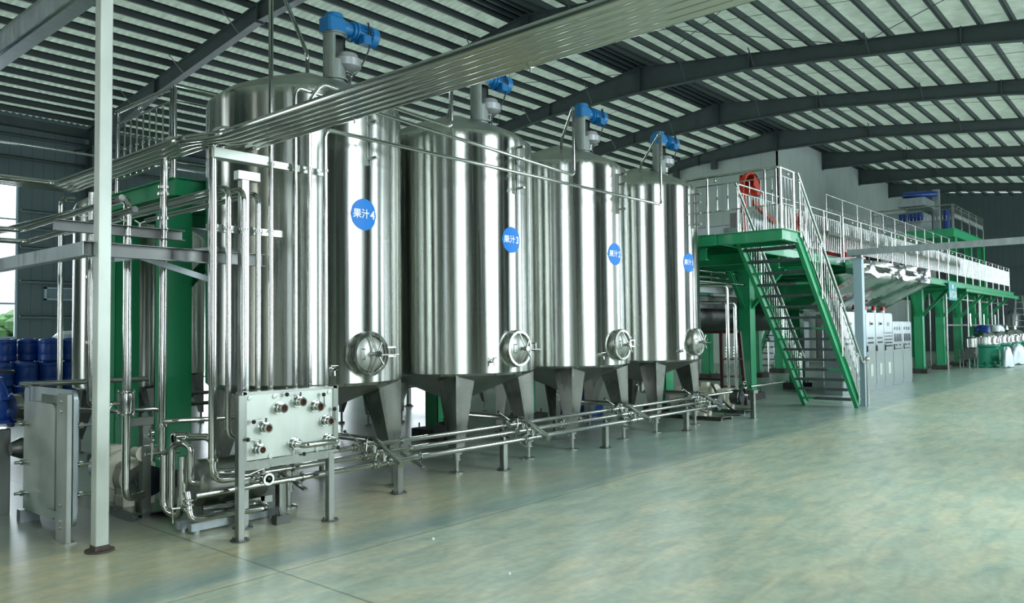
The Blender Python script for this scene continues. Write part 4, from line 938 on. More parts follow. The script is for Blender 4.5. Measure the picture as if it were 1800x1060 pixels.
# ================================================================== GREEN DECKS
DZ = 3.37
def col_base(t, x, y, s_=.3):
    mb = MB(); mb.bbox((x - s_, y - s_, .0), (x + s_, y + s_, .16), .01)
    for sx in (-1, 1):
        for sy in (-1, 1): mb.tube([(x + sx * s_ * .7, y + sy * s_ * .7, .15), (x + sx * s_ * .7, y + sy * s_ * .7, .24)], .012, 6)
    obj('plinth', mb, M['concrete'], t)
def gcol(x, y, zt, label, s_=.29, base=True, braces=()):
    t = thing('green_column', label, 'column', (x, y, 0), 'green steel columns of the platform')
    mb = MB(); z0 = .16 if base else 0
    mb.hbeam((x, y, z0), (x, y, zt), s_, s_, .014, up=(0, 1, 0)); mb.box((x - .006, y - s_ / 2, z0), (x + .006, y + s_ / 2, zt)) if False else None
    mb.box((x - s_ / 2, y - s_ / 2, z0), (x - s_ / 2 + .008, y + s_ / 2, zt)); obj('shaft', mb, M['green'], t)
    if base: col_base(t, x, y)
    for (dx, dy) in braces:
        mb = MB(); mb.hbeam((x + dx * .12, y + dy * .12, zt - .95), (x + dx * .95, y + dy * .95, zt - .06), .10, .10, .008); obj('knee_brace', mb, M['green'], t)
    return t
gcol(4.20, 8.72, DZ - .22, 'big green column right behind the pipe with two unions, left of the nearest tank', .29, True, ((1, 0),))
gcol(4.32, 10.35, DZ - .22, 'green column between the square post and the big green column', .30, True, ((0, 0.001),)[:0])
gcol(8.6, 9.0, DZ - .2, 'green column glimpsed in the gap between the nearest and second tanks', .28)
gcol(11.1, 9.3, DZ - .2, 'green column behind the second tank legs', .28)
gcol(13.95, 8.05, DZ - .2, 'green column with reddish block base showing under the farthest tank', .30)
gcol(17.75, 7.95, DZ - .25, 'green column with pipes against it, nearest under the landing', .30, True, ((-1, 0), (0, -1), (1, 0)))
gcol(24.5, 12.4, DZ - .34, 'green column standing back against the pale wall, left of the brown ladder', .30)
gcol(26.0, 11.3, DZ - .34, 'slim-looking green column just behind the nearest landing column', .26)
gcol(21.5, 8.2, DZ - .34, 'green column seen through the staircase treads', .32, True, ((-1, 0), (1, 0), (0, -1)))
gcol(29.0, 11.7, DZ - .25, 'green column beside the small distant staircase', .30)
CX = [31.0, 34.2, 37.3, 40.2, 43.1]
for x, l in zip(CX, ('first', 'second', 'third', 'fourth', 'last')):
    gcol(x, 7.35, DZ - .35, '%s green platform column to the right of the steel cabinets' % l, .30, True, ((-1, 0), (1, 0), (0, -1)))
    
def deck(name, x0, x1, y0, y1, z, label, joists=2.0, under='green'):
    t = thing(name, label, 'platform', ((x0 + x1) / 2, (y0 + y1) / 2, z))
    mb = MB(); mb.box((x0 + .02, y0 + .02, z - .02), (x1 - .02, y1 - .02, z)); obj('deck_plate', mb, M['green'], t)
    for (a, b) in (((x0, y0), (x1, y0)), ((x0, y1), (x1, y1)), ((x0, y0), (x0, y1)), ((x1, y0), (x1, y1))):
        mb = MB(); up = (0, 0, 1)
        mb.hbeam((a[0], a[1], z - .1), (b[0], b[1], z - .1), .11, .2, .012); obj('edge_beam', mb, M['green'], t)
    n = int((x1 - x0) / joists)
    for k in range(1, n):
        x = x0 + (x1 - x0) * k / n; mb = MB(); mb.hbeam((x, y0 + .02, z - .12), (x, y1 - .02, z - .12), .09, .18, .01); obj('joist', mb, M['green'], t)
    return t
deck('green_deck', 4.0, 12.9, 8.26, 10.6, DZ, 'green deck behind the nearest tank, its edge at top left')
deck('green_deck', 13.1, 13.85, 5.2, 6.38, DZ, 'small green landing at the head of the staircase', .6)
deck('green_deck', 13.05, 19.9, 6.4, 10.6, DZ, 'green platform directly behind the stair landing', 1.6)
deck('green_deck', 19.95, 44.3, 6.3, 11.0, DZ - .1, 'long green platform running to the far right', 1.55)
mb = MB(); mb.hbeam((33.0, 6.18, 3.02), (44.8, 6.18, 3.02), .12, .14, .012); solo('green_beam', mb, M['green'], 'second green beam bolted under the far end of the long platform edge', 'beam')
# outriggers and hangers under the right platform
for x, y0, y1, l in ((13.3, 6.7, 8.2, 'left green cross beam under the landing'), (14.6, 6.5, 8.2, 'middle green cross beam behind the landing'), (16.2, 6.5, 8.2, 'green cross beam over the upright pipes'), (18.6, 6.5, 8.2, 'green cross beam by the hood')):
    mb = MB(); mb.hbeam((x, y0, DZ - .32), (x, y1, DZ - .32), .12, .22, .012); solo('green_beam', mb, M['green'], l, 'beam', 'green beams under the platform')

# ------------------------------------------------------------------ railings
def baluster_bm(x, y, z0, z1, r=.0085, fancy=True):
    h = z1 - z0; mb = MB()
    prof = [(r * .8, 0), (r, h * .05), (r * .75, h * .42), (r * 1.8, h * .455), (r * .8, h * .47), (r * 1.5, h * .485), (r * .8, h * .5), (r * 1.8, h * .515), (r * .75, h * .55), (r, h * .95), (r * .8, h)] if fancy else [(r, 0), (r, h)]
    mb.lathe(prof, (x, y, z0), 'Z', 8); return mb
def railing(name, label, a, b, z, top, rails, zb, posts, bal_n, r_top=.024, r_post=.02, fancy=True, group=None, cap=100, knobs=False, m='rail', r_b=.0085, lowrail_r=.012, end0=None):
    """straight railing from a to b (x,y) at deck level z; rails = extra rail heights; zb = (low, high) of balusters; posts = positions 0..1"""
    ax_, ay_ = a; bx_, by_ = b
    t = thing(name, label, 'railing', (ax_, ay_, z), group)
    P = lambda s_, h: (ax_ + (bx_ - ax_) * s_, ay_ + (by_ - ay_) * s_, z + h)
    mb = MB(); mb.tube([P(0, top), P(1, top)], r_top, 12); mb.ball(P(0, top), r_top, 10); mb.ball(P(1, top), r_top, 10); obj('handrail', mb, M[m], t)
    for h in rails: mb = MB(); mb.tube([P(0, h), P(1, h)], lowrail_r, 8); obj('rail', mb, M[m], t)
    for s_ in posts: mb = MB(); mb.tube([P(s_, 0), P(s_, top)], r_post, 10); obj('post', mb, M[m], t)
    if bal_n:
        src = None; rest = MB(); k2 = 0
        for k in range(bal_n):
            s_ = (k + .5) / bal_n
            if any(abs(s_ - p) < .25 / bal_n for p in posts): continue
            p = P(s_, 0); k2 += 1
            if k2 <= cap:
                if src is None:
                    src = obj('baluster', baluster_bm(p[0], p[1], z + zb[0], z + zb[1], r_b, fancy), M[m], t); sp = p
                else:
                    o = src.copy(); o.location = (p[0] - sp[0], p[1] - sp[1], 0); col.objects.link(o); o.parent = t
            else:
                q = baluster_bm(p[0], p[1], z + zb[0], z + zb[1], r_b, False); rest.add(q.v, q.f, True)
        if rest.v: o = obj('far_balusters', rest, M[m], t); o['kind'] = 'stuff'
    if knobs:
        for s_ in knobs: mb = MB(); mb.ball(P(s_, (top + rails[0]) / 2), .03, 10); obj('ornament', mb, M[m], t)
    return t
# left deck
railing('railing', 'railing across the near end of the green deck at top left', (4.06, 8.45), (4.06, 9.95), DZ, 1.05, (.90, .20), (.20, .90), (0.02, .97), 9, .024, .024, group='deck railings', knobs=(.55,), m='pipe', r_b=.011)
railing('railing', 'railing along the deck running behind the nearest tank', (4.06, 8.42), (12.8, 8.42), DZ, 1.05, (.90, .20), (.20, .90), (.0, .06, .17, .30, .45, .6, .75, .9, 1), 0, .024, .024, group='deck railings', m='pipe')
# landing
railing('railing', 'railing on the landing edge facing the tanks', (13.08, 5.24), (13.08, 8.3), DZ, 1.06, (.90, .42), (.42, .90), (0.01, .075, .43, .98), 15, .026, .022, group='landing railings', knobs=(.38,), r_b=.011, m='pipe')
railing('railing', 'short railing on the landing beside the stair head', (13.10, 5.21), (13.80, 5.21), DZ, 1.06, (.92, .45), (.0, .92), (0.02, .85), 5, .026, .03, group='landing railings', knobs=(.5,), r_b=.012)
# long white railing of the platform
railing('railing', 'long white railing along the platform edge, with dense balusters', (14.1, 6.42), (19.9, 6.42), DZ, 1.06, (.90, .12), (.12, .90), (0, .2, .4, .6, .8, 1), 44, .02, .018, group='platform railings', r_b=.010)
n = 17; railing('railing', 'far stretch of white railing above the cabinets and columns', (19.9, 6.36), (43.6, 6.36), DZ - .1, 1.12, (.97, .28), (.28, .97), [k / n for k in range(n + 1)], 190, .02, .018, group='platform railings', knobs=[(k + .5) / n for k in range(n)], r_b=.010)
n = 11; railing('railing', 'upper white railing set back behind the long one', (22.4, 7.6), (37.4, 7.6), 4.40, 1.03, (), (.0, .66), [k / n for k in range(n + 1)], 86, .02, .02, group='platform railings', r_b=.014)
mb = MB(); mb.box((22.4, 7.56, 4.30), (37.4, 9.4, 4.40))
for k in range(12): mb.box((22.5 + k * 1.34, 7.7, DZ - .1), (22.6 + k * 1.34, 7.8, 4.30))
solo('raised_walkway', mb, M['dark_steel'], 'dark raised walkway with the upper white railing on it', 'platform')
# ------------------------------------------------------------------ staircase
def stair(label, x0, x1, ya, yb, ztop, nst, rail=True, cat='staircase'):
    """descends from (x0, ztop) to (x1, 0)"""
    t = thing('staircase', label, cat, (x1, (ya + yb) / 2, 0), 'green staircases')
    d = Vector((x1 - x0, 0, -ztop)).normalized()
    for y, nm in ((ya, 'stringer'), (yb, 'stringer')):
        mb = MB(); mb.hbeam((x0, y, ztop - .06), (x1, y, .02), .075, .20, .012, up=(0, 0, 1)); obj(nm, mb, M['green'], t)
    for k in range(1, nst):
        f = k / nst; x = x0 + (x1 - x0) * f; z = ztop * (1 - f)
        mb = MB(); mb.box((x - .11, ya + .03, z - .05), (x + .11, yb - .03, z - .012)); tr = obj('tread', mb, M['green'], t)
        mb = MB(); random.seed(k + 3); a = ya + .05 + (.0 if k % 4 else .25) ; b = yb - .05 - (0 if k % 3 else .22)
        mb.box((x - .112, a, z - .055), (x + .105, b, z - .008)); obj('worn_cover', mb, M['tread'], tr)
    if rail:
        for y in (ya - .05, yb + .05):
            mb = MB(); mb.tube([(x0 - .02, y, ztop + 1.06), (x1 + .12, y, 1.0)], .024, 12); mb.pipe([(x1 + .12, y, 1.0), (x1 + .22, y, .91), (x1 + .32, y, .98)], .02, .05, 10) if y < (ya + yb) / 2 else None
            obj('handrail', mb, M['rail'], t)
            for h in (.90, .16): mb = MB(); mb.tube([(x0 + .02, y, ztop + h), (x1 - .02, y, h)], .012, 8); obj('rail', mb, M['rail'], t)
            n = 27; src = None
            for k in range(n):
                f = (k + .5) / n; x = x0 + (x1 - x0) * f; z = ztop * (1 - f)
                if src is None: src = obj('baluster', baluster_bm(x, y, z + .16, z + .90, .0095), M['rail'], t); s0_ = (x, z)
                else: o = src.copy(); o.location = (x - s0_[0], 0, z - s0_[1]); col.objects.link(o); o.parent = t
            for f in (.02, .34, .67, .97):
                x = x0 + (x1 - x0) * f; z = ztop * (1 - f); mb = MB(); mb.tube([(x, y, z - .02), (x, y, z + 1.03)], .018, 10); mb.ball((x, y, z + .97), .03); obj('post', mb, M['rail'], t)
    return t
stair('green steel staircase with worn grey treads leading up to the landing', 13.82, 16.98, 5.22, 6.30, DZ, 16)
t = thing('newel_post', 'steel newel post with a ball top at the foot of the staircase', 'post', (17.35, 5.13, 0))
mb = MB(); mb.tube([(17.35, 5.13, 0), (17.35, 5.13, .93)], .03, 14); mb.lathe([(.03, .90), (.045, .91), (.045, .94), (.02, .95)], (17.35, 5.13, 0), 'Z', 16); obj('post_tube', mb, M['rail'], t)
mb = MB(); mb.ball((17.35, 5.13, 1.0), .055, 16); obj('ball', mb, M['rail'], t)
stair('small distant green staircase against the pale wall', 32.5, 30.0, 12.4, 13.2, 2.6, 11)
t = thing('newel_post', 'slim newel post with a ball beside the distant staircase', 'post', (29.4, 12.3, 0))
mb = MB(); mb.tube([(29.4, 12.3, 0), (29.4, 12.3, 1.15)], .035, 10); obj('post_tube', mb, M['rail'], t); mb = MB(); mb.ball((29.4, 12.3, 1.25), .08, 12); obj('ball', mb, M['dark_steel'], t)

# ------------------------------------------------------------------ pale column and galvanised beam on the right
t = thing('square_column', 'pale blue-grey column at the foot of the stairs, under the galvanised beam', 'column', (17.3, 5.2, 0))
mb = MB(); mb.hbeam((17.45, 5.28, 0), (17.45, 5.28, 3.12), .17, .17, .012, up=(0, 1, 0)); mb.box((17.365, 5.195, 0), (17.375, 5.365, 3.12)); obj('shaft', mb, M['paleblue'], t)
mb = MB(); mb.box((17.33, 5.16, 3.12), (17.57, 5.40, 3.14)); mb.bar((17.45, 5.3, 3.15), (17.2, 5.9, 3.13), .05, .05); mb.box((17.40, 5.2, 3.14), (17.52, 5.3, 3.20)); obj('head_plate', mb, M['galv'], t)
mb = MB(); mb.bbox((17.30, YR + .02, 3.20), (17.42, 5.45, 3.325), .008); solo('galvanised_beam', mb, M['galv'], 'galvanised beam crossing the right side of the photo at rail height', 'beam')

# ------------------------------------------------------------------ foil-wrapped hood
t = thing('foil_hood', 'crinkled foil-wrapped hood hanging below the platform above the cabinets', 'hood', (23, 6.4, 3))
def foil(pts_top, pts_bot, nx=26, ny=8, amp=.03, seed=1):
    random.seed(seed); mb = MB(); vs = []
    for j in range(ny + 1):
        v = j / ny
        for i in range(nx + 1):
            u = i / nx; a = Vector(pts_top[0]).lerp(Vector(pts_top[1]), u); b = Vector(pts_bot[0]).lerp(Vector(pts_bot[1]), u); p = a.lerp(b, v)
            e = amp * (random.random() - .5) * 2 + amp * 1.3 * math.sin(u * 17 + v * 4 + seed)
            if 0 < i < nx and 0 < j < ny: p += Vector((0, e, e * .5))
            vs.append(p)
    fs = [(j * (nx + 1) + i, j * (nx + 1) + i + 1, (j + 1) * (nx + 1) + i + 1, (j + 1) * (nx + 1) + i) for j in range(ny) for i in range(nx)]
    mb.add(vs, fs, True); return mb
mb = foil(((19.2, 5.9, 3.30), (26.4, 5.9, 3.42)), ((19.2, 5.9, 2.90), (26.5, 5.9, 2.98)), 30, 5, .035, 2); obj('front_sheet', mb, M['foil'], t)
mb = foil(((19.2, 5.9, 2.90), (26.5, 5.9, 2.98)), ((18.9, 7.0, 2.12), (25.0, 7.0, 2.12)), 30, 12, .022, 5); obj('sloping_sheet', mb, M['foil'], t)
mb = MB(); mb.add([(26.4, 5.9, 3.42), (26.5, 5.9, 2.98), (25.0, 7.0, 2.12), (25.0, 7.9, 2.12), (26.0, 7.9, 2.85), (26.4, 6.1, 2.95), (26.4, 6.1, 3.42)], [(0, 1, 2, 3, 4, 5, 6)]); mb.add([(19.2, 5.9, 3.30), (19.2, 5.9, 2.9), (18.9, 7.0, 2.12), (18.9, 7.9, 2.12), (19.0, 7.9, 2.85), (19.2, 6.1, 2.95), (19.2, 6.1, 3.3)], [(6, 5, 4, 3, 2, 1, 0)]); mb.add([(18.9, 7.0, 2.12), (25.0, 7.0, 2.12), (25.0, 7.9, 2.12), (18.9, 7.9, 2.12)], [(0, 1, 2, 3)]); obj('side_sheet', mb, M['foil'], t)

# ------------------------------------------------------------------ control cabinets
def make_cabinet(x0, x1, h, label, beacon, style):
    t = thing('control_cabinet', label, 'cabinet', ((x0 + x1) / 2, 6.7, 0), 'row of steel control cabinets'); y = 6.42
    mb = MB(); mb.bbox((x0 + .004, y, .10), (x1 - .004, y + .45, h), .006); mb.box((x0 + .01, y + .01, 0), (x1 - .01, y + .44, .10)); obj('body', mb, M['cabinet'], t)
    mb = MB(); mb.bbox((x0 + .02, y - .018, .13), (x1 - .02, y - .001, h - .03), .005); d = obj('door', mb, M['cabinet'], t)
    mb = MB(); mb.bbox((x0 + .05, y - .045, 1.02), (x0 + .08, y - .02, 1.18), .004); obj('handle', mb, M['black'], d)
    w_ = x1 - x0; mb = MB()
    if style == 0:
        mb.box((x0 + w_ * .22, y - .024, 1.35), (x1 - w_ * .22, y - .019, 1.40)); mb.box((x0 + w_ * .22, y - .024, 1.23), (x1 - w_ * .22, y - .019, 1.28)); mb.lathe([(.03, -.03), (.03, 0)], (x0 + w_ * .62, y - .02, 1.76), 'Y', 12); mb.lathe([(.001, -.03), (.03, -.03)], (x0 + w_ * .62, y - .02, 1.76), 'Y', 12)
        mb.box((x0 + w_ * .40, y - .022, 1.70), (x0 + w_ * .48, y - .019, 1.82))
    elif style == 1:
        for k in range(5): mb.box((x0 + w_ * .12, y - .024, 1.12 + .09 * k), (x1 - w_ * .12, y - .019, 1.16 + .09 * k))
        mb.box((x0 + w_ * .35, y - .022, 1.70), (x0 + w_ * .6, y - .019, 1.80))
    else:
        for k in range(3): mb.box((x0 + w_ * (.12 + .27 * k), y - .024, 1.25), (x0 + w_ * (.32 + .27 * k), y - .019, 1.47)); mb.box((x0 + w_ * (.15 + .25 * k), y - .024, 1.58), (x0 + w_ * (.24 + .25 * k), y - .019, 1.67))
        for k in range(2): mb.lathe([(.001, -.02), (.02, -.02), (.02, 0)], (x0 + w_ * (.32 + .36 * k), y - .018, 1.15), 'Y', 10)
        mb.box((x0 + w_ * .2, y - .023, 1.03), (x1 - w_ * .2, y - .019, 1.05))
    obj('instruments', mb, M['glass_dark'], d)
    if style < 2:
        mb = MB(); mb.bbox((x0 + w_ * .36, y - .028, .36), (x0 + w_ * .62, y - .018, .68), .004); obj('vent_grille', mb, M['plate'], d)
    if beacon:
        xm = (x0 + x1) / 2; mb = MB(); mb.lathe([(.05, h), (.05, h + .07), (.001, h + .07)], (xm, y + .12, 0), 'Z', 16); b = obj('beacon', mb, M['white'], t)
        mb = MB(); mb.lathe([(.06, h + .07), (.06, h + .15), (.045, h + .19), (.001, h + .20)], (xm, y + .12, 0), 'Z', 16); obj('beacon_lens', mb, M['beacon'], b)
xs = [19.75, 20.75, 21.62, 22.45, 23.25, 24.1]
ls = ['leftmost steel cabinet, partly hidden by the pale column', 'steel cabinet just right of the pale column, red beacon on top', 'third tall steel cabinet from the pale column side', 'fourth tall steel cabinet in the row', 'last tall cabinet of the row, with a stack of dark name bars']
for i in range(5): make_cabinet(xs[i], xs[i + 1], 2.06, ls[i], True, 1 if i == 4 else 0)
make_cabinet(24.12, 25.1, 1.83, 'first of the two lower steel cabinets with three meters', False, 2)
make_cabinet(25.12, 26.1, 1.83, 'end cabinet, the lower one next to the green column', False, 2)

# ------------------------------------------------------------------ centrifuges
def make_centrifuge():
    t = thing('centrifuge', '', 'centrifuge', (0, 0, 0), 'row of green disc centrifuges')
    mb = MB(); mb.lathe([(.001, .02), (.52, .02), (.52, .10), (.42, .16), (.45, .45), (.50, .78), (.58, .86), (.58, .93), (.001, .93)], (0, 0, 0), 'Z', 28)
    for a in (20, 110, 200, 290): c_, s_ = math.cos(math.radians(a)), math.sin(math.radians(a)); mb.bbox((.5 * c_ - .07, .5 * s_ - .07, 0), (.5 * c_ + .07, .5 * s_ + .07, .22), .02)
    mb.lathe([(.001, -.12), (.22, -.12), (.26, -.06), (.26, .2), (.001, .2)], (-.1, -.45, .50), 'Y', 24); obj('base', mb, M['cgreen'], t)
    mb = MB(); mb.lathe([(.62, .93), (.62, .97), (.56, .98), (.56, 1.16), (.60, 1.17), (.60, 1.22), (.45, 1.24), (.40, 1.36), (.22, 1.48), (.18, 1.49), (.001, 1.50)], (0, 0, 0), 'Z', 32)
    for k in range(12): a = k * PI / 6; mb.tube([(.55 * math.cos(a), .55 * math.sin(a), 1.18), (.55 * math.cos(a), .55 * math.sin(a), 1.27)], .035, 8)
    obj('bowl', mb, M['cbowl'], t)
    mb = MB(); mb.tube([(0, 0, 1.46), (0, 0, 1.66)], .06, 12); mb.pipe([(0, 0, 1.62), (0, .45, 1.62), (0, .45, 2.2)], .03, .08, 10); mb.lathe([(.09, 1.52), (.09, 1.56), (.001, 1.56)], (0, 0, 0), 'Z', 16); obj('feed_pipe', mb, M['pipe'], t)
    return t
CC = [(36.9, 6.35), (40.0, 6.40), (43.0, 6.45), (45.6, 6.5)]
CLB = ['nearest green centrifuge, with a dark blue cloth on its cap', 'second green centrifuge, white cloth on its cap', 'third green centrifuge in the row, bare steel cap', 'farthest green centrifuge at the right end']
c0 = make_centrifuge(); c0['label'] = CLB[0]; c0.location = (CC[0][0], CC[0][1], 0)
for i in (1, 2, 3): dup(c0, (CC[i][0], CC[i][1], 0), CLB[i])
def drape(name, cx, cy, z0, z1, rx, ry, label, m, seed, grp=None, wob=.25):
    random.seed(seed); mb = MB(); vs = []; n = 22; rows = 7
    for j in range(rows + 1):
        v = j / rows
        for k in range(n):
            a = 2 * PI * k / n; q = (math.sin(v * PI / 2) ** .5) * (1 + wob * (math.sin(a * 3 + seed) + .5 * math.sin(a * 7 + seed * 2)) * v + .16 * (random.random() - .5))
            vs.append((cx + rx * q * math.cos(a), cy + ry * q * math.sin(a), max(z0, z1 - (z1 - z0) * v ** 1.9 + .05 * (z1 - z0) * math.sin(a * 4 + seed) + .06 * (z1 - z0) * (random.random() - .5))))
    fs = [(j * n + k, j * n + (k + 1) % n, (j + 1) * n + (k + 1) % n, (j + 1) * n + k) for j in range(rows) for k in range(n)]
    mb.add(vs, fs, True); return solo(name, mb, m, label, 'cover', grp)
drape('cloth_cover', CC[0][0], CC[0][1], 1.40, 1.70, .30, .30, 'dark blue cloth over the cap of the nearest centrifuge', M['dblue'], 3)
drape('cloth_cover', CC[1][0], CC[1][1], 1.42, 1.72, .30, .30, 'pale cloth over the cap of the second centrifuge', M['film'], 4)
drape('plastic_sheet', CC[0][0] - .35, CC[0][1] - .85, .04, .80, .38, .17, 'clear plastic bag wrapped over the front of the nearest centrifuge', M['film'], 5, 'plastic sheets on the centrifuges')
drape('plastic_sheet', CC[1][0] - .2, CC[1][1] - .80, .03, .85, .55, .25, 'white plastic sheet over the second centrifuge motor', M['film'], 6, 'plastic sheets on the centrifuges')
drape('plastic_sheet', CC[2][0] - .6, CC[2][1] - .85, .03, .70, .75, .3, 'white plastic sheet heaped before the third centrifuge', M['film'], 7, 'plastic sheets on the centrifuges')
drape('plastic_sheet', CC[3][0] - .3, CC[3][1] - .9, .03, .80, .6, .35, 'white plastic sheet trailing at the far right end', M['film'], 8, 'plastic sheets on the centrifuges')
mb = MB(); mb.box((37.9, 5.6, 0), (39.4, 5.9, .05)); mb.box((38.0, 5.65, .05), (39.2, 5.85, .09)); solo('wooden_board', mb, M['wood'], 'brown wooden boards on the floor between the first centrifuges', 'board')
mb = MB(); mb.bbox((41.0, 5.35, 0), (41.3, 5.55, .2), .01); solo('brick_block', mb, M['rust'], 'small reddish block under the plastic sheet', 'block')
t = thing('filter_unit', 'small steel filter with a bright canister left of the nearest centrifuge', 'filter', (35.6, 6.6, 0))
mb = MB()
for (x, y) in ((35.2, 6.4), (35.8, 6.4), (35.2, 6.9), (35.8, 6.9)): mb.tube([(x, y, 0), (x, y, .75)], .03, 8)
mb.box((35.15, 6.35, .40), (35.85, 6.95, .46)); mb.bbox((35.05, 6.3, .46), (35.5, 6.7, .82), .02); mb.tube([(34.9, 6.4, .62), (35.3, 6.4, .62)], .07, 12); obj('frame', mb, M['dark_steel'], t)
mb = MB(); mb.lathe([(.001, .84), (.20, .84), (.20, 1.18), (.14, 1.24), (.001, 1.26)], (35.3, 6.5, 0), 'Z', 20); obj('canister', mb, M['cbowl'], t)
# pipes and frames above the centrifuges
for i, (x, y) in enumerate(((33.2, 6.9), (35.9, 6.7), (38.2, 6.7), (39.6, 6.9), (41.6, 6.8), (43.8, 6.9), (45.2, 6.9), (33.0, 8.2), (36.4, 8.2), (38.8, 8.2))):
    vp('thin upright pipe among the centrifuges, number %s from the left' % ['one', 'two', 'three', 'four', 'five', 'six', 'seven', 'eight', 'nine', 'ten'][i], [(x, y, .0), (x, y, 3.26)], .028, .05, name='riser_pipe', group='riser pipes by the centrifuges', m='frame')
for z, l in ((2.75, 'upper pale bar linking the riser pipes'), (1.72, 'dark lower bar linking the riser pipes')):
    mb = MB(); mb.bar((33.2, 6.9, z), (46.4, 6.9, z), .06, .06); solo('link_bar', mb, M['rail'] if z > 2 else M['dark_steel'], l, 'pipe')
# aluminium step ladder
t = thing('step_ladder', 'tall aluminium step ladder beyond the last centrifuge', 'ladder', (50, 6.9, 0))
for y0 in (7.25, 6.45): mb = MB(); mb.bar((50.0, y0, 0), (50.0, 6.85 + (y0 - 6.85) * .35, 3.3), .08, .08); obj('stile', mb, M['rail'], t)
for k in range(9):
    z = .3 + k * .33; hw = .4 * (1 - .65 * z / 3.3); mb = MB(); mb.bar((50, 6.85 - hw, z), (50, 6.85 + hw, z), .07, .04); obj('rung', mb, M['rail'], t)
# teal sign
t = thing('hanging_sign', 'small teal sign hanging from the platform edge', 'sign', (30.8, 6.2, 2.6))
mb = MB(); mb.box((30.15, 6.17, 2.58), (31.35, 6.20, 3.2)); obj('board', mb, M['sign'], t)
mb = MB(); mb.lathe([(.08, 0), (.001, -.006)], (30.75, 6.168, 3.06), 'Y', 16)
mb.box((30.25, 6.162, 2.66), (30.31, 6.168, 2.90)); mb.box((30.45, 6.162, 2.66), (30.51, 6.168, 2.90)); mb.box((30.25, 6.162, 2.76), (30.51, 6.168, 2.80)); mb.box((30.62, 6.162, 2.86), (30.9, 6.168, 2.90)); mb.box((30.62, 6.162, 2.66), (30.9, 6.168, 2.70)); mb.box((30.62, 6.162, 2.66), (30.67, 6.168, 2.90)); mb.box((30.85, 6.162, 2.66), (30.9, 6.168, 2.90)); mb.box((31.02, 6.162, 2.66), (31.08, 6.168, 2.90)); mb.box((31.2, 6.162, 2.66), (31.26, 6.168, 2.90)); mb.box((31.02, 6.162, 2.84), (31.26, 6.168, 2.88))
obj('lettering', mb, M['white'], t)

# ------------------------------------------------------------------ upper green platform at the far end
UZ = 6.2
t = thing('upper_platform', 'high green platform with blue machinery at the far end', 'platform', (44, 9, 0))
mb = MB(); mb.box((40.4, 8.0, UZ - .03), (47.4, 11.5, UZ)); obj('deck_plate', mb, M['green'], t)
for a, b in (((40.4, 8.0), (47.4, 8.0)), ((40.4, 8.0), (40.4, 11.5)), ((47.4, 8.0), (47.4, 11.5)), ((40.4, 11.5), (47.4, 11.5))):
    mb = MB(); mb.hbeam((a[0], a[1], UZ - .2), (b[0], b[1], UZ - .2), .15, .4, .02); obj('edge_beam', mb, M['green'], t)
for x, y in ((40.6, 8.1), (44.0, 8.1), (47.2, 8.1), (40.6, 11.4), (47.2, 11.4)):
    mb = MB(); mb.hbeam((x, y, DZ - .1 if x < 44.2 else 0), (x, y, UZ - .4), .3, .3, .02, up=(0, 1, 0)); mb.bar((x + .15, y, UZ - 1.3), (x + .9, y, UZ - .4), .08, .08); obj('leg', mb, M['green'], t)
railing('railing', 'railing of the high platform facing right', (40.45, 8.0), (47.35, 8.0), UZ, 1.1, (.98, .5), (.5, .98), (0, .25, .5, .75, 1), 40, .03, .03, group='high platform railings', m='frame', knobs=(.12, .37, .62, .87))
railing('railing', 'railing of the high platform facing the tanks', (40.45, 8.05), (40.45, 11.5), UZ, 1.1, (.9, .4), (.4, .9), (0, .55, 1), 22, .03, .03, group='high platform railings', m='frame')
t = thing('mixing_unit', 'grey machine with dark blue motor on the high platform', 'machine', (43, 10, UZ))
mb = MB(); mb.bbox((41.2, 9.5, UZ), (43.2, 11.3, UZ + 1.05), .03); mb.box((43.4, 9.2, UZ), (43.7, 9.5, UZ + 2.35)); mb.bbox((41.4, 9.4, UZ + 1.35), (43.6, 10.6, UZ + 1.75), .02); obj('body', mb, M['galv'], t)
mb = MB(); mb.tube([(42.0, 10.5, UZ + 2.0), (42.6, 9.6, UZ + 2.05), (42.9, 9.2, UZ + 2.05)], [.14, .17, .13], 18); obj('motor', mb, M['dblue'], t)
mb = MB(); mb.tube([(40.9, 9.4, UZ + .75), (40.9, 10.4, UZ + .75)], .2, 16); obj('side_motor', mb, M['dblue'], t)
mb = MB(); mb.tube([(40.8, 8.35, UZ), (40.8, 8.35, UZ + .9)], .14, 14); obj('canister', mb, M['dblue'], t)

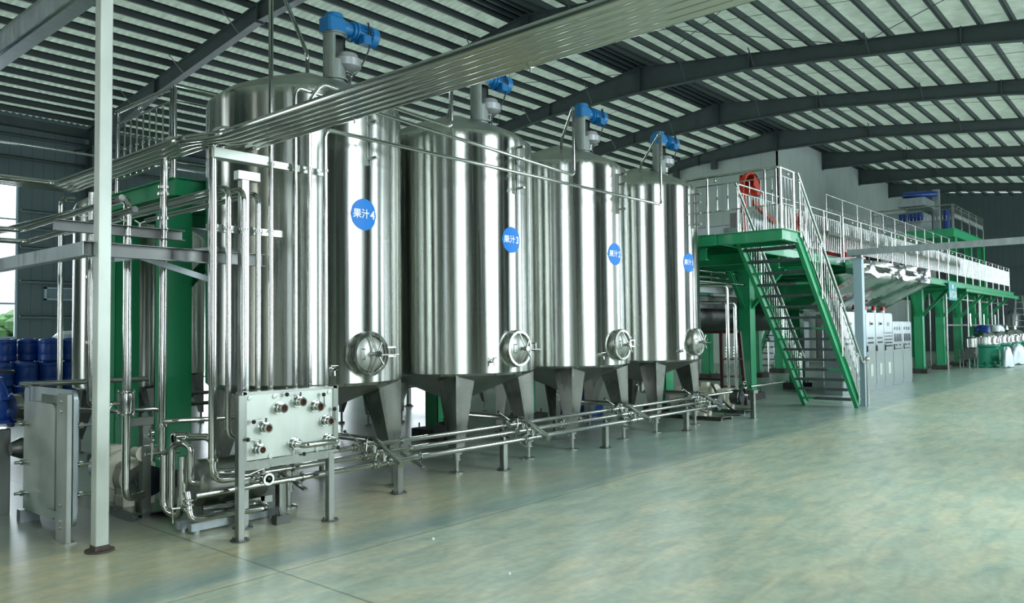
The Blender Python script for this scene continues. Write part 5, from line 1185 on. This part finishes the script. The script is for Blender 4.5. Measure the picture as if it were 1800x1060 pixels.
# ------------------------------------------------------------------ fruit machinery on the deck: red guards and steel housings
def red_machine(x, y, label, s_=1.0):
    t = thing('fruit_mill', label, 'machine', (x, y, DZ), 'red-guarded mills on the platform')
    z = DZ if x < 19.9 else DZ - .1; R_ = .58 * s_
    mb = MB(); n = 26
    for (rr0, rr1, a0, a1, y0, y1) in ((R_ - .05, R_ + .01, 10, 200, -.20, -.10), (R_ - .32, R_, 5, 80, -.2, .2)):
        vs = []; fs = []
        for k in range(n + 1):
            a = math.radians(a0 + (a1 - a0) * k / n); c_, s2 = math.cos(a), math.sin(a); zc = z + 1.72 * s_
            vs += [(x + rr0 * c_, y + y0, zc + rr0 * s2), (x + rr1 * c_, y + y0, zc + rr1 * s2), (x + rr1 * c_, y + y1, zc + rr1 * s2), (x + rr0 * c_, y + y1, zc + rr0 * s2)]
        for k in range(n):
            for q in range(4): fs.append((4 * k + q, 4 * k + (q + 1) % 4, 4 * k + 4 + (q + 1) % 4, 4 * k + 4 + q))
        mb.add(vs, fs)
    mb.box((x - .34, y - .1, z + .1), (x - .14, y + .1, z + 1.55 * s_)); mb.bar((x + .1, y - .15, z + 1.55), (x + 1.4, y - .15, z + 1.15), .1, .12); obj('guard', mb, M['red'], t)
    mb = MB(); mb.bbox((x - .5, y + .15, z), (x + 1.2, y + 1.2, z + .95 * s_), .03); mb.prism([(x - .9, z), (x - .45, z), (x - .52, z + .85), (x - .68, z + .85)], 'Y', y - .1, y + .3); mb.lathe([(.001, 0), (.3, 0), (.3, .5), (.001, .5)], (x + .6, y + .3, z + 1.15), 'X', 20); obj('housing', mb, M['galv'], t)
    mb = MB(); mb.box((x - .70, y - .12, z + .85), (x - .45, y + .12, z + 1.2)); obj('control_box', mb, M['dark_steel'], t)
    return t
red_machine(19.1, 8.5, 'nearest red-guarded fruit mill behind the landing railing')
red_machine(26.4, 10.0, 'second red-guarded mill, its red arc above the long railing')
red_machine(30.6, 10.3, 'third red-guarded mill, mostly hidden by the upper railing', .8)
for i, (x0, x1) in enumerate(((20.5, 23.6), (26, 28.0), (30.0, 34.0), (34.6, 38.5))):
    mb = MB(); mb.bbox((x0, 8.2, DZ - .1), (x1, 9.4, DZ + .78), .03); mb.lathe([(.001, 0), (.12, 0), (.12, (x1 - x0) * .8), (.001, (x1 - x0) * .8)], (x0 + .2, 8.5, DZ + .76), 'X', 20)
    solo('machine_housing', mb, M['red'] if i in (1,) else M['dark_steel'], ['dark housing right behind the first mill', 'red housing below the raised walkway', 'long dark housing under the upper railing', 'farthest dark housing on the platform'][i], 'machine', 'machine housings on the platform')
# machinery slung under the platform
mb = MB(); mb.bbox((14.2, 8.5, 2.15), (20.5, 9.8, 2.45), .02)
for x in (14.6, 19.5):
    for y in (8.6, 9.7): mb.tube([(x, y, 2.4), (x, y, 3.36)], .02, 8)
mb.lathe([(.001, 0), (.34, 0), (.38, .1), (.38, 5.4), (.34, 5.5), (.001, 5.5)], (16.0, 9.1, 1.98), 'X', 24); solo('belt_trough', mb, M['dark_steel'], 'dark trough and drum slung beneath the platform behind the upright pipes', 'machine')
mb = MB(); mb.bbox((14.6, 8.3, 2.50), (19.0, 8.42, 2.66), .01)
for x in (14.9, 18.6): mb.tube([(x, 8.36, 2.6), (x, 8.36, 3.36)], .015, 8)
solo('pale_tray', mb, M['alu'], 'pale narrow tray under the platform, seen right of the farthest tank', 'tray')
for k, (z, y, l) in enumerate(((2.95, 8.0, 'highest'), (2.83, 8.1, 'middle'), (2.70, 7.9, 'lowest'))):
    vp('%s horizontal pipe tucked under the green platform by the farthest tank' % l, [(13.3, y, z), (18.8, y, z)], .032, .05, name='under_deck_pipe', group='pipes under the platform')
# dark-brown ladder frame
t = thing('ladder_frame', 'dark red-brown ladder frame standing behind the upright pipes', 'ladder', (16, 7.8, 0))
for (x, y) in ((16, 8.35), (16, 7.75), (16.3, 7.35)): mb = MB(); mb.bar((x, y, 0), (x - .02, y + (.0 if y > 7.5 else .12), 1.6), .07, .07); obj('stile', mb, M['brown'], t)
mb = MB(); mb.bar((16, 8.38, 1.6), (16.1, 7.42, 1.6), .07, .07); obj('top_bar', mb, M['brown'], t)
for z in (.12, .40, .62, 1.0): mb = MB(); mb.bar((16, 7.78, z), (16.25, 7.40, z), .05, .04); obj('rung', mb, M['brown'], t)
for z in (.55,): mb = MB(); mb.bar((16, 8.35, z), (16, 7.75, z), .05, .05); obj('rung', mb, M['brown'], t)
# blue pump behind the third tank, dark motor behind the nearest
t = thing('water_pump', 'dark blue-grey pump seen between the legs of the third tank', 'pump', (12.4, 9.4, 0))
mb = MB(); mb.lathe([(.001, -.2), (.17, -.18), (.2, -.05), (.2, .08), (.12, .16), (.12, .5), (.001, .52)], (12.6, 9.0, .42), 'Y', 24); mb.bbox((12.38, 8.75, 0), (12.85, 9.6, .2), .02); mb.tube([(12.6, 9.0, .55), (12.6, 9.0, .78)], .07, 12); obj('body', mb, M['dblue'], t)
mb = MB(); mb.lathe([(.001, 0), (.13, 0), (.15, .03), (.15, .32), (.12, .36), (.001, .36)], (8.15, 8.5, .17), 'X', 20); mb.bbox((8.2, 8.38, 0), (8.5, 8.62, .06), .01); mb.lathe([(.03, 0), (.06, .05), (.001, .1)], (8.3, 8.5, .30), 'Z', 12); solo('floor_motor', mb, M['black'], 'black motor on the floor behind the nearest tank right leg', 'motor')
for yy, z, l in ((13.5, .62, 'upper'), (13.2, .46, 'lower')):
    vp('%s dark pipe seen far behind between the tank legs' % l, [(2, yy, z), (20, yy, z)], .035, .05, name='rear_pipe', group='rear pipes', m='dark_steel')
for x in (4.5, 8.2, 11.9, 15.6): post('pipe_stand', x, 13.4, .04, .65, {4.5: 'small stand under the rear pipes, left of the tanks', 8.2: 'small stand under the rear pipes behind the nearest tank', 11.9: 'small stand under the rear pipes behind the second tank', 15.6: 'small stand under the rear pipes behind the farthest tank'}[x])

# ------------------------------------------------------------------ blue drums
def make_drum():
    t = MB(); w_ = .235; prof = [(.001, 0), (.21, 0), (.235, .03), (.235, .14), (.228, .16), (.235, .18), (.235, .40), (.228, .42), (.235, .44), (.23, .49), (.20, .525), (.12, .53), (.12, .544), (.001, .544)]
    t.lathe(prof, (0, 0, 0), 'Z', 20); return t
dm = None; random.seed(21)
DX = [(6.35 + .5 * k) for k in range(-1, 9)]
rows = ['front', 'second', 'third']; lv = ['bottom', 'second', 'top']
num = ['first', 'second', 'third', 'fourth', 'fifth', 'sixth', 'seventh', 'eighth', 'ninth', 'tenth']
for ry in range(2):
    for i, x in enumerate(DX):
        y = 20.4 + ry * .55 + (.05 * math.sin(i * 3)); x2 = x + ry * .22
        hmax = 3 if not (ry == 0 and i < 2) else 2
        for k in range(hmax):
            loc = (x2 + .02 * math.sin(i * 7 + k), y, .545 * k)
            lab = 'blue plastic drum, %s row, %s layer, %s stack from the left' % (rows[ry], lv[k], num[i])
            if dm is None: dm = tag(obj('plastic_drum', make_drum(), M['drum']), lab, 'drum', 'blue plastic drums in the store at left'); dm.location = loc
            else: o = dm.copy(); o['label'] = lab; o.location = loc; col.objects.link(o)
drape('plastic_sheet', 7.6, 20.95, 1.62, 1.80, .5, .3, 'pale sheet lying on the blue drums', M['film'], 9)
for k in range(5):
    x = 30.5 + k * .6; mb = MB(); mb.lathe([(.001, 0), (.28, 0), (.29, .3), (.28, .86), (.001, .88)], (x, 13.4, 0), 'Z', 18); solo('plastic_drum', mb, M['drum'], 'blue drum against the pale wall seen past the farthest tank, %s' % num[k], 'drum', 'blue drums by the pale wall') if k < 0 else None
# dark equipment by the far wall
t = thing('wall_rack', 'dark shelving and tanks by the far end wall', 'rack', (52, 7.5, 0))
mb = MB()
for k in range(6): mb.box((52.0, 4.5 + k * 1.0, 0), (52.1, 4.6 + k * 1.0, 2.8))
for z in (.7, 1.5, 2.6): mb.box((51.9, 4.5, z), (52.7, 9.6, z + .08))
obj('frame', mb, M['dark_steel'], t)
mb = MB()
for y in (5.0, 6.2, 7.5, 8.8): mb.lathe([(.001, 0), (.35, 0), (.36, .7), (.2, .95), (.001, .98)], (52.4, y, 1.58), 'Z', 18)
obj('vessels', mb, M['galv'], t)
mb = MB(); mb.lathe([(.001, 0), (.2, 0), (.2, 1.0), (.001, 1.0)], (49.2, 6.0, 1.1), 'Z', 16); mb.box((49.1, 5.9, 0), (49.3, 6.1, 1.1)); solo('blue_cylinder', mb, M['blue'], 'small blue cylinder near the ladder by the far wall', 'cylinder')
for k, (x, y, w_, h, mm, l) in enumerate(((33.0, 12.6, 1.6, 2.0, 'galv', 'grey tank under the platform behind the first right columns'), (37.0, 12.0, 2.2, 2.3, 'dark_steel', 'dark machine under the platform behind the middle columns'), (41.5, 11.6, 2.2, 2.1, 'dark_steel', 'dark machine under the platform behind the last columns'))):
    mb = MB(); mb.bbox((x, y, .25), (x + w_, y + 1.2, h), .05); mb.lathe([(.001, h), (.4, h), (.38, h + .3), (.001, h + .4)], (x + w_ / 2, y + .6, 0), 'Z', 20)
    for dx in (.1, w_ - .1): mb.box((x + dx - .05, y + .05, 0), (x + dx + .05, y + .15, .25))
    solo('process_machine', mb, M[mm], l, 'machine', 'machines under the platform')
mb = MB(); mb.ball((4.35, 4.62, .006), .012, 8); solo('floor_chip', mb, M['white'], 'tiny white chip on the open floor right of the valve panel', 'debris', 'white chips on the floor')
mb = MB(); mb.ball((4.05, 3.55, .006), .011, 8); solo('floor_chip', mb, M['white'], 'tiny white chip on the open floor nearest the camera', 'debris', 'white chips on the floor')
